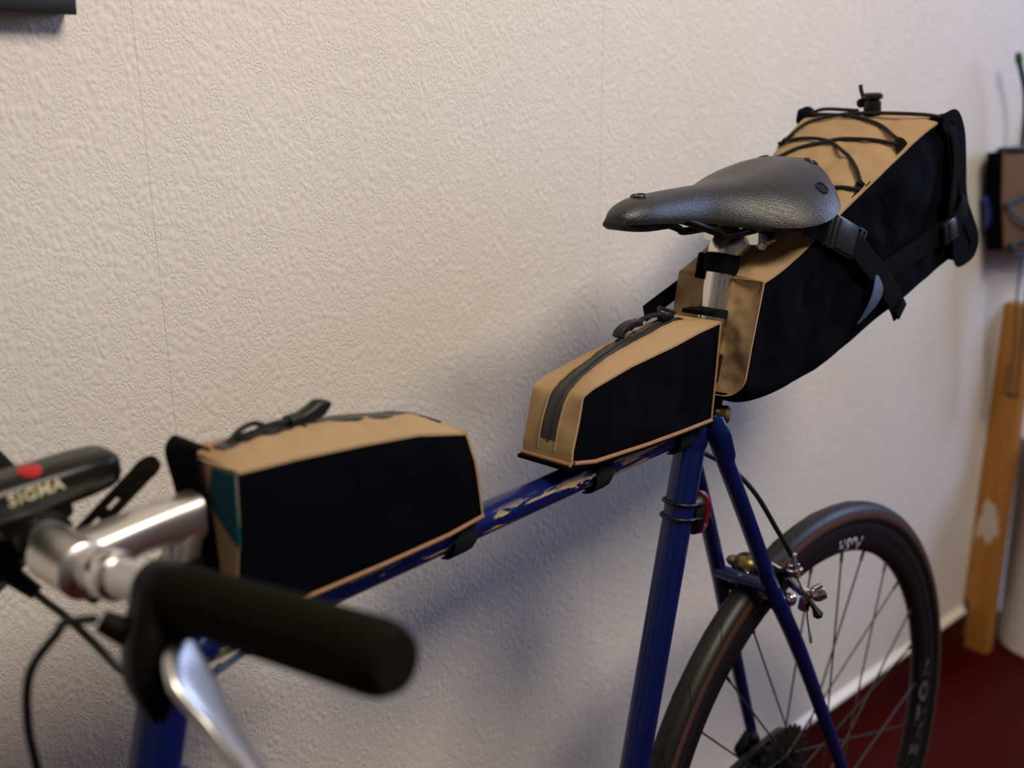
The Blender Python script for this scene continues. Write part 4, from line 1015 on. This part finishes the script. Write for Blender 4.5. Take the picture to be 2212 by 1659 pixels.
for pts in lace:
    cp = catmull(on_top(pts), 7)
    zs = [max(p.z, surf_z(p.x, p.y) + 0.0023) if p.x < 0.095 and abs(p.y) < hw(p.x) else p.z for p in cp]
    z0 = list(zs)
    for _ in range(10): zs = [(zs[max(i - 1, 0)] + zs[i] + zs[min(i + 1, len(zs) - 1)]) / 3 for i in range(len(zs))]
    lift = max(0.0, max(a - b for a, b in zip(z0, zs)) * 0.6); zs = [z + lift for z in zs]
    mesh_obj('elastic_cord', *tube([V((p.x, p.y, z)) for p, z in zip(cp, zs)], 0.0019, 10), M['cord'], sb)
for s in (-1, 1):
    for (a_, b_) in (((-0.0330, 0.0555), (-0.0470, 0.0700)), ((0.0350, 0.0585), (0.0215, 0.0740))):
        A_, B_ = V((a_[0], s * a_[1], 0)), V((b_[0], s * b_[1], 0)); dr = (B_ - A_); pr = V((-dr.y, dr.x, 0)).normalized()
        def tab(u, v):
            p = A_ + dr * u + pr * ((v - 0.5) * (0.006 + 0.007 * min(1, u * 2.2)))
            yy = max(-hw(p.x), min(hw(p.x), p.y))
            return V((p.x, yy, surf_z(p.x, yy) + 0.0030 + 0.0015 * (1 - u)))
        mesh_obj('cord_loop', *solid(tab, 8, 4, 0.0014, lambda u, v: (0, 0, 1)), M['webbing'], sb)
# cord lock with knotted tail
lk_ = mesh_obj('cord_lock', *MB().add(lathe([(0, 0.0085), (0.001, 0.0092), (0.015, 0.0088), (0.0155, 0.0070), (0.020, 0.0068)], (0.0900, -0.0010, 1.1020), (0.02, 0, 1), 20)).add(lathe([(0.0185, 0.0070), (0.0200, 0.0102), (0.0235, 0.0102), (0.0255, 0.0080), (0.0256, 0)], (0.0900, -0.0010, 1.1000), (0.02, 0, 1), 20)).out(), M['black_plastic'], sb)
mesh_obj('cord_tail', *MB().add(tube(catmull([(0.0900, 0.0040, 1.1130), (0.0900, 0.0080, 1.1150), (0.0900, 0.0095, 1.1200), (0.0900, 0.0125, 1.1280), (0.0900, 0.0135, 1.1340)], 5), [0.0022] * 21, 8)).add(ball((0.0900, 0.0120, 1.1150), 0.0050, 12)).out(), M['cord'], sb)
# post band and loose strap tail
mesh_obj('post_strap', *band(st_axis(0.9915), 0.0140, 0.0180, 0.0024), M['webbing'], sb)
mesh_obj('strap_knot', *obox(st_axis(0.9890) + V((-0.0060, 0.0165, 0.0)), d_st, (0.5, 1, 0), None, 0.024, 0.005, 0.012, 0.3), M['webbing'], sb)
mesh_obj('strap_tail', *strap([(-0.1600, 0.0500, 0.9673), (-0.1850, 0.0502, 0.9607), (-0.2100, 0.0500, 0.9541), (-0.2345, 0.0496, 0.9476)], 0.0165, 0.0016, (0, -1, 0)), M['webbing'], sb)
mesh_obj('lower_post_strap', *obox(st_axis(0.8830) + V((0.0210, -0.002, -0.004)), (0.29, 0, 1), (0, 1, 0), None, 0.056, 0.020, 0.006, 0.3), M['webbing'], sb)

# ------------------------------------------------------------------ front light with its rubber strap mount
lt = thing('front_light', 'black front light with a red button on the handlebar beside the silver stem', 'bike light', (-0.82, 0.05, 0.948))
LC0, LC1 = V((-0.895, 0.046, 0.9605)), V((-0.7700, 0.048, 0.9640))
ld = (LC1 - LC0).normalized(); ls = V((0, 1, 0)); ls = (ls - ld * ls.dot(ld)).normalized(); lu = ld.cross(ls) * (1 if ld.cross(ls).z > 0 else -1)
lp = [LC0, LC0 + ld * 0.004] + [LC0 + ld * (0.02 + 0.1 * i / 5) for i in range(5)] + [LC1 - ld * 0.010, LC1 - ld * 0.004, LC1]
n = len(lp)
body = mesh_obj('housing', *tube(lp, [0.0135, 0.0145] + [0.0145, 0.0145, 0.0142, 0.0138, 0.0132] + [0.0122, 0.0105, 0.0065], ry=[0.0165, 0.018] + [0.018] * 5 + [0.0165, 0.0140, 0.0090], profile=rrect(0.62, 5), up=lu), M['black_gloss'], lt)
mesh_obj('side_rail', *tube([LC0 + ld * 0.02 - ls * 0.0178 - lu * 0.0055, LC1 - ld * 0.010 - ls * 0.0160 - lu * 0.0035], 0.0022, ry=0.0016, profile=rrect(0.4, 2), up=lu), M['buckle'], body)
mesh_obj('button', *lathe([(0, 0.0070), (0.0012, 0.0066), (0.0016, 0.0045), (0.0017, 0)], LC0 + ld * 0.0700 + lu * 0.0138 - ls * 0.007, (lu - ls * 0.25), 20), M['red_button'], lt, label='red button')
mb = MB(); adv = 0.0
e_n = (-ls + lu * 0.15).normalized(); e_up = (lu + ls * 0.15).normalized()
for (v, f, wd) in glyphs('SIGMA'):
    h = 0.0068
    def side_off(hh): return 0.0180 - 0.011 * (1 - math.sqrt(max(0.0, 1 - (max(0.0, hh - 0.0055) / 0.009) ** 2)))
    mb.add(([LC0 + ld * (0.0500 + adv + p.x * h * 1.12) - ls * (side_off(0.0015 + p.y * h) + 0.0003 + p.z * 0.01) + lu * (0.0015 + p.y * h) for p in v], f)); adv += wd * h * 1.12
mesh_obj('lettering', *mb.out(), M['print'], lt, False, 'pale gold brand lettering')
# mount: clamp round the bar, rubber ladder strap with two holes
mesh_obj('bar_clamp', *MB().add(lathe([(-0.011, 0.0125), (-0.010, 0.0165), (0.010, 0.0165), (0.011, 0.0125)], bar(0.048), bar(1) - bar(0), 28)).add(obox(bar(0.048) + V((-0.004, 0, 0.0130)), ld, ls, None, 0.046, 0.022, 0.016, 0.3)).out(), M['black_plastic'], lt)
tg0, tg1 = V((-0.8030, 0.036, 0.9280)), V((-0.7560, 0.036, 0.9570))
tdir = (tg1 - tg0).normalized(); tside = V((0, 1, 0)); tn = tdir.cross(tside).normalized()
def holed_strap():
    v, f = [], []; W2, T2 = 0.0100, 0.0020
    L_ = (tg1 - tg0).length
    cells = [0, 0.10, 0.28, 0.40, 0.58, 0.70, 0.88, 1.0]; holes = {1, 3}
    out = MB()
    for k in range(len(cells) - 1):
        a, b = cells[k] * L_, cells[k + 1] * L_
        c = tg0 + tdir * (a + b) / 2
        taper = 1.0
        if k in holes:
            for sgn in (-1, 1): out.add(obox(c + tside * sgn * 0.0074, tdir, tside, None, b - a + 0.001, 0.0054, 0.0042, 0.25))
        else: out.add(obox(c, tdir, tside, None, b - a + 0.001, 0.0200, 0.0042, 0.25))
    out.add(lathe([(-0.0021, 0.0099), (0.0021, 0.0099)], tg1, tn, 20))
    return out.out()
mesh_obj('rubber_strap', *holed_strap(), M['foam'], lt)

# ------------------------------------------------------------------ picture on the wall
pic = thing('picture_frame', 'black framed picture hanging at the top left of the wall', 'picture', (-0.676, -0.001, 1.2175), bike=False)
def rot_pic(p):
    a = math.radians(-3.9); q = V(p); x, z = q.x + 0.675, q.z - 1.2175
    return V((-0.675 + x * math.cos(a) - z * math.sin(a), q.y, 1.2175 + x * math.sin(a) + z * math.cos(a)))
def pbox(x0, x1, y0, y1, z0, z1): 
    v, f = obox(((x0 + x1) / 2, (y0 + y1) / 2, (z0 + z1) / 2), (1, 0, 0), (0, 1, 0), None, x1 - x0, y1 - y0, z1 - z0, 0.06); return [rot_pic(p) for p in v], f
for (a, b, c, d_) in ((-1.075, -0.675, 1.2175, 1.2295), (-1.075, -0.675, 1.7055, 1.7175), (-0.687, -0.675, 1.2300, 1.7050), (-1.075, -1.063, 1.2300, 1.7050)):
    mesh_obj('frame_rail', *pbox(a, b, -0.021, -0.001, c, d_), M['frame_black'], pic)
mesh_obj('print', *pbox(-1.062, -0.688, -0.008, -0.003, 1.230, 1.705), M['poster'], pic, False)
for (a, b, c, mt) in ((-0.704, -0.697, 1.2325, 'mark_white'), (-0.713, -0.706, 1.2325, 'mark_white'), (-0.727, -0.719, 1.2325, 'mark_red')):
    mesh_obj('printed_mark', *pbox(a, b, -0.0088, -0.0079, c, c + 0.004), M[mt], pic, False)

# ------------------------------------------------------------------ wooden rack in the corner
rack = thing('wooden_rack', 'pine post with a rail standing against the wall past the wheel', 'rack', (0.955, -0.03, 0.0), bike=False)
PX, PT = 0.952, 0.028
post_poly = [(-0.0130, 0.0), (-0.0130, 0.094), (-0.0010, 0.106), (-0.0010, 0.690), (-0.0500, 0.690), (-0.0580, 0.0)]
mesh_obj('post', *prism(post_poly, (PX + PT / 2, 0, 0), (0, 1, 0), (0, 0, 1), PT, 0.0015), M['wood'], rack, False, 'pine post with a white filler patch')
mesh_obj('rail', *obox((PX + 0.004, -0.30, 0.565), (0, 1, 0), (0, 0, 1), None, 0.49, 0.065, 0.020, 0.06), M['wood'], rack, False) if False else None
mesh_obj('rail', *obox((PX + PT / 2 + 0.24, -0.040, 0.560), (1, 0, 0), (0, 0, 1), None, 0.52, 0.060, 0.026, 0.06), M['wood'], rack, False)
mesh_obj('post', *obox((PX + 0.49, -0.030, 0.345), (0, 1, 0), (0, 0, 1), None, 0.045, 0.69, 0.028, 0.06), M['wood'], rack, False)

# white bin
bn = thing('waste_bin', 'off-white round bin on the red floor beside the pine post', 'bin', (1.0795, -0.115, 0.0), bike=False)
mesh_obj('body', *lathe([(0.0, 0.080), (0.002, 0.0855), (0.006, 0.0865), (0.008, 0.0850), (0.42, 0.0975), (0.425, 0.101), (0.432, 0.101), (0.432, 0.096), (0.425, 0.094), (0.012, 0.081), (0.010, 0.0)], (1.0795, -0.115, 0.0), (0, 0, 1), 48), M['bin'], bn)

# ------------------------------------------------------------------ khaki bag and straps hanging above the rack
kb = thing('hanging_bag', 'khaki brown bag laced with dark cord, hanging at the right edge above the pine post', 'bag', (0.93, -0.03, 0.79), bike=False)
def kpt(u, v):   # front sheet
    x0 = interp(v, [0, 0.5, 1], [0.766, 0.786, 0.818])
    x = x0 + (1.10 - x0) * u; z = 0.979 - 0.166 * v - 0.02 * u
    return V((x, -0.050 - 0.012 * math.sin(math.pi * u) * math.sin(math.pi * v) - 0.05 * u, z))
mesh_obj('front_panel', *solid(kpt, 20, 16, 0.003, lambda u, v: (0, -1, 0)), M['khaki'], kb)
def kside(u, v):
    a = kpt(0, v); return a.lerp(V((a.x + 0.034 - 0.006 * v, -0.006, a.z - 0.012)), u)
mesh_obj('side_panel', *solid(kside, 8, 12, 0.003, lambda u, v: (-1, 0, 0)), M['black_fabric'], kb)
mesh_obj('top_edge', *tube(catmull([(0.836, -0.008, 0.968), (0.766, -0.051, 0.981), (0.90, -0.074, 0.975), (1.09, -0.102, 0.962)], 6), 0.0035, 8), M['petrol'], kb)
mesh_obj('top_panel', *solid(lambda u, v: kpt(u, 0).lerp(V((kpt(u, 0).x + 0.07 * (1 - u), -0.006, kpt(u, 0).z - 0.010)), v), 12, 6, 0.003, lambda u, v: (0, 0, 1)), M['khaki'], kb)
mesh_obj('base_panel', *solid(lambda u, v: kpt(u, 1).lerp(V((kpt(u, 1).x + 0.055 * (1 - u), -0.006, kpt(u, 1).z - 0.010)), v), 12, 6, 0.003, lambda u, v: (0, 0, -1)), M['black_fabric'], kb)
mesh_obj('end_panel', *solid(lambda u, v: kpt(1, v).lerp(V((1.10, -0.006, kpt(1, v).z)), u), 6, 8, 0.003, lambda u, v: (1, 0, 0)), M['black_fabric'], kb)
for x in (0.97, 1.08):
    mesh_obj('hanging_loop', *strap(catmull([(x, -0.050, 0.962), (x, -0.030, 1.00), (x, -0.012, 1.045), (x, -0.010, 1.06)], 4), 0.020, 0.002, (0, -1, 0.3)), M['webbing'], kb)
    mesh_obj('wall_hook', *tube(catmull([(x, 0.0, 1.075), (x, -0.008, 1.070), (x, -0.016, 1.052), (x, -0.024, 1.056), (x, -0.026, 1.066)], 4), 0.003, 10), M['steel_dark'], kb)
for pts in ([(0.786, -0.056, 0.893), (0.82, -0.064, 0.900), (0.88, -0.078, 0.915), (0.98, -0.095, 0.935)], [(0.786, -0.056, 0.893), (0.81, -0.064, 0.872), (0.86, -0.076, 0.850), (0.94, -0.090, 0.830)], [(0.820, -0.056, 0.822), (0.86, -0.068, 0.828), (0.94, -0.090, 0.835)], [(0.818, -0.054, 0.815), (0.86, -0.064, 0.800), (0.94, -0.080, 0.795)]):
    mesh_obj('elastic_cord', *tube(catmull(pts, 6), 0.0028, 8), M['petrol'], kb)
mesh_obj('cord_lock', *ball((0.820, -0.057, 0.818), 0.008, 12), M['black_plastic'], kb)
pk = thing('pouch', 'small royal blue pouch tucked against the wall below the khaki bag', 'pouch', (0.85, -0.02, 0.85), bike=False)
mesh_obj('body', *tube(catmull([(0.812, -0.010, 0.900), (0.818, -0.016, 0.885), (0.822, -0.018, 0.868), (0.830, -0.012, 0.846)], 5), [0.004, 0.006, 0.007, 0.008, 0.0085, 0.009, 0.009, 0.009, 0.009, 0.009, 0.009, 0.0085, 0.008, 0.007, 0.006, 0.003], ry=[0.013] * 16, profile=rrect(0.8, 4), up=(0, 1, 0)), M['blue_nylon'], pk)
sp1 = thing('hanging_strap', 'dark petrol blue strap dangling in front of the pine rail', 'strap', (0.90, -0.06, 0.80), bike=False)
mesh_obj('webbing', *strap(catmull([(0.845, -0.066, 0.800), (0.855, -0.064, 0.72), (0.875, -0.062, 0.64), (0.886, -0.062, 0.545)], 6), 0.014, 0.003, (0.5, -1, 0)), M['petrol'], sp1)
mesh_obj('webbing', *strap(catmull([(0.875, -0.068, 0.790), (0.885, -0.066, 0.70), (0.895, -0.066, 0.62), (0.900, -0.066, 0.548)], 6), 0.012, 0.003, (0.5, -1, 0)), M['petrol'], sp1)
sp2 = thing('tent_pole', 'thin blue pole with a green tip rising above the khaki bag', 'pole', (0.87, -0.03, 0.97), bike=False)
mesh_obj('shaft', *tube(catmull([(0.850, -0.040, 0.972), (0.846, -0.040, 1.02), (0.832, -0.040, 1.065), (0.798, -0.040, 1.112)], 5), 0.0042, 10), M['petrol'], sp2)
mesh_obj('tip', *tube([(0.7995, -0.040, 1.110), (0.7925, -0.040, 1.122)], [0.006, 0.005], 12), M['green'], sp2)
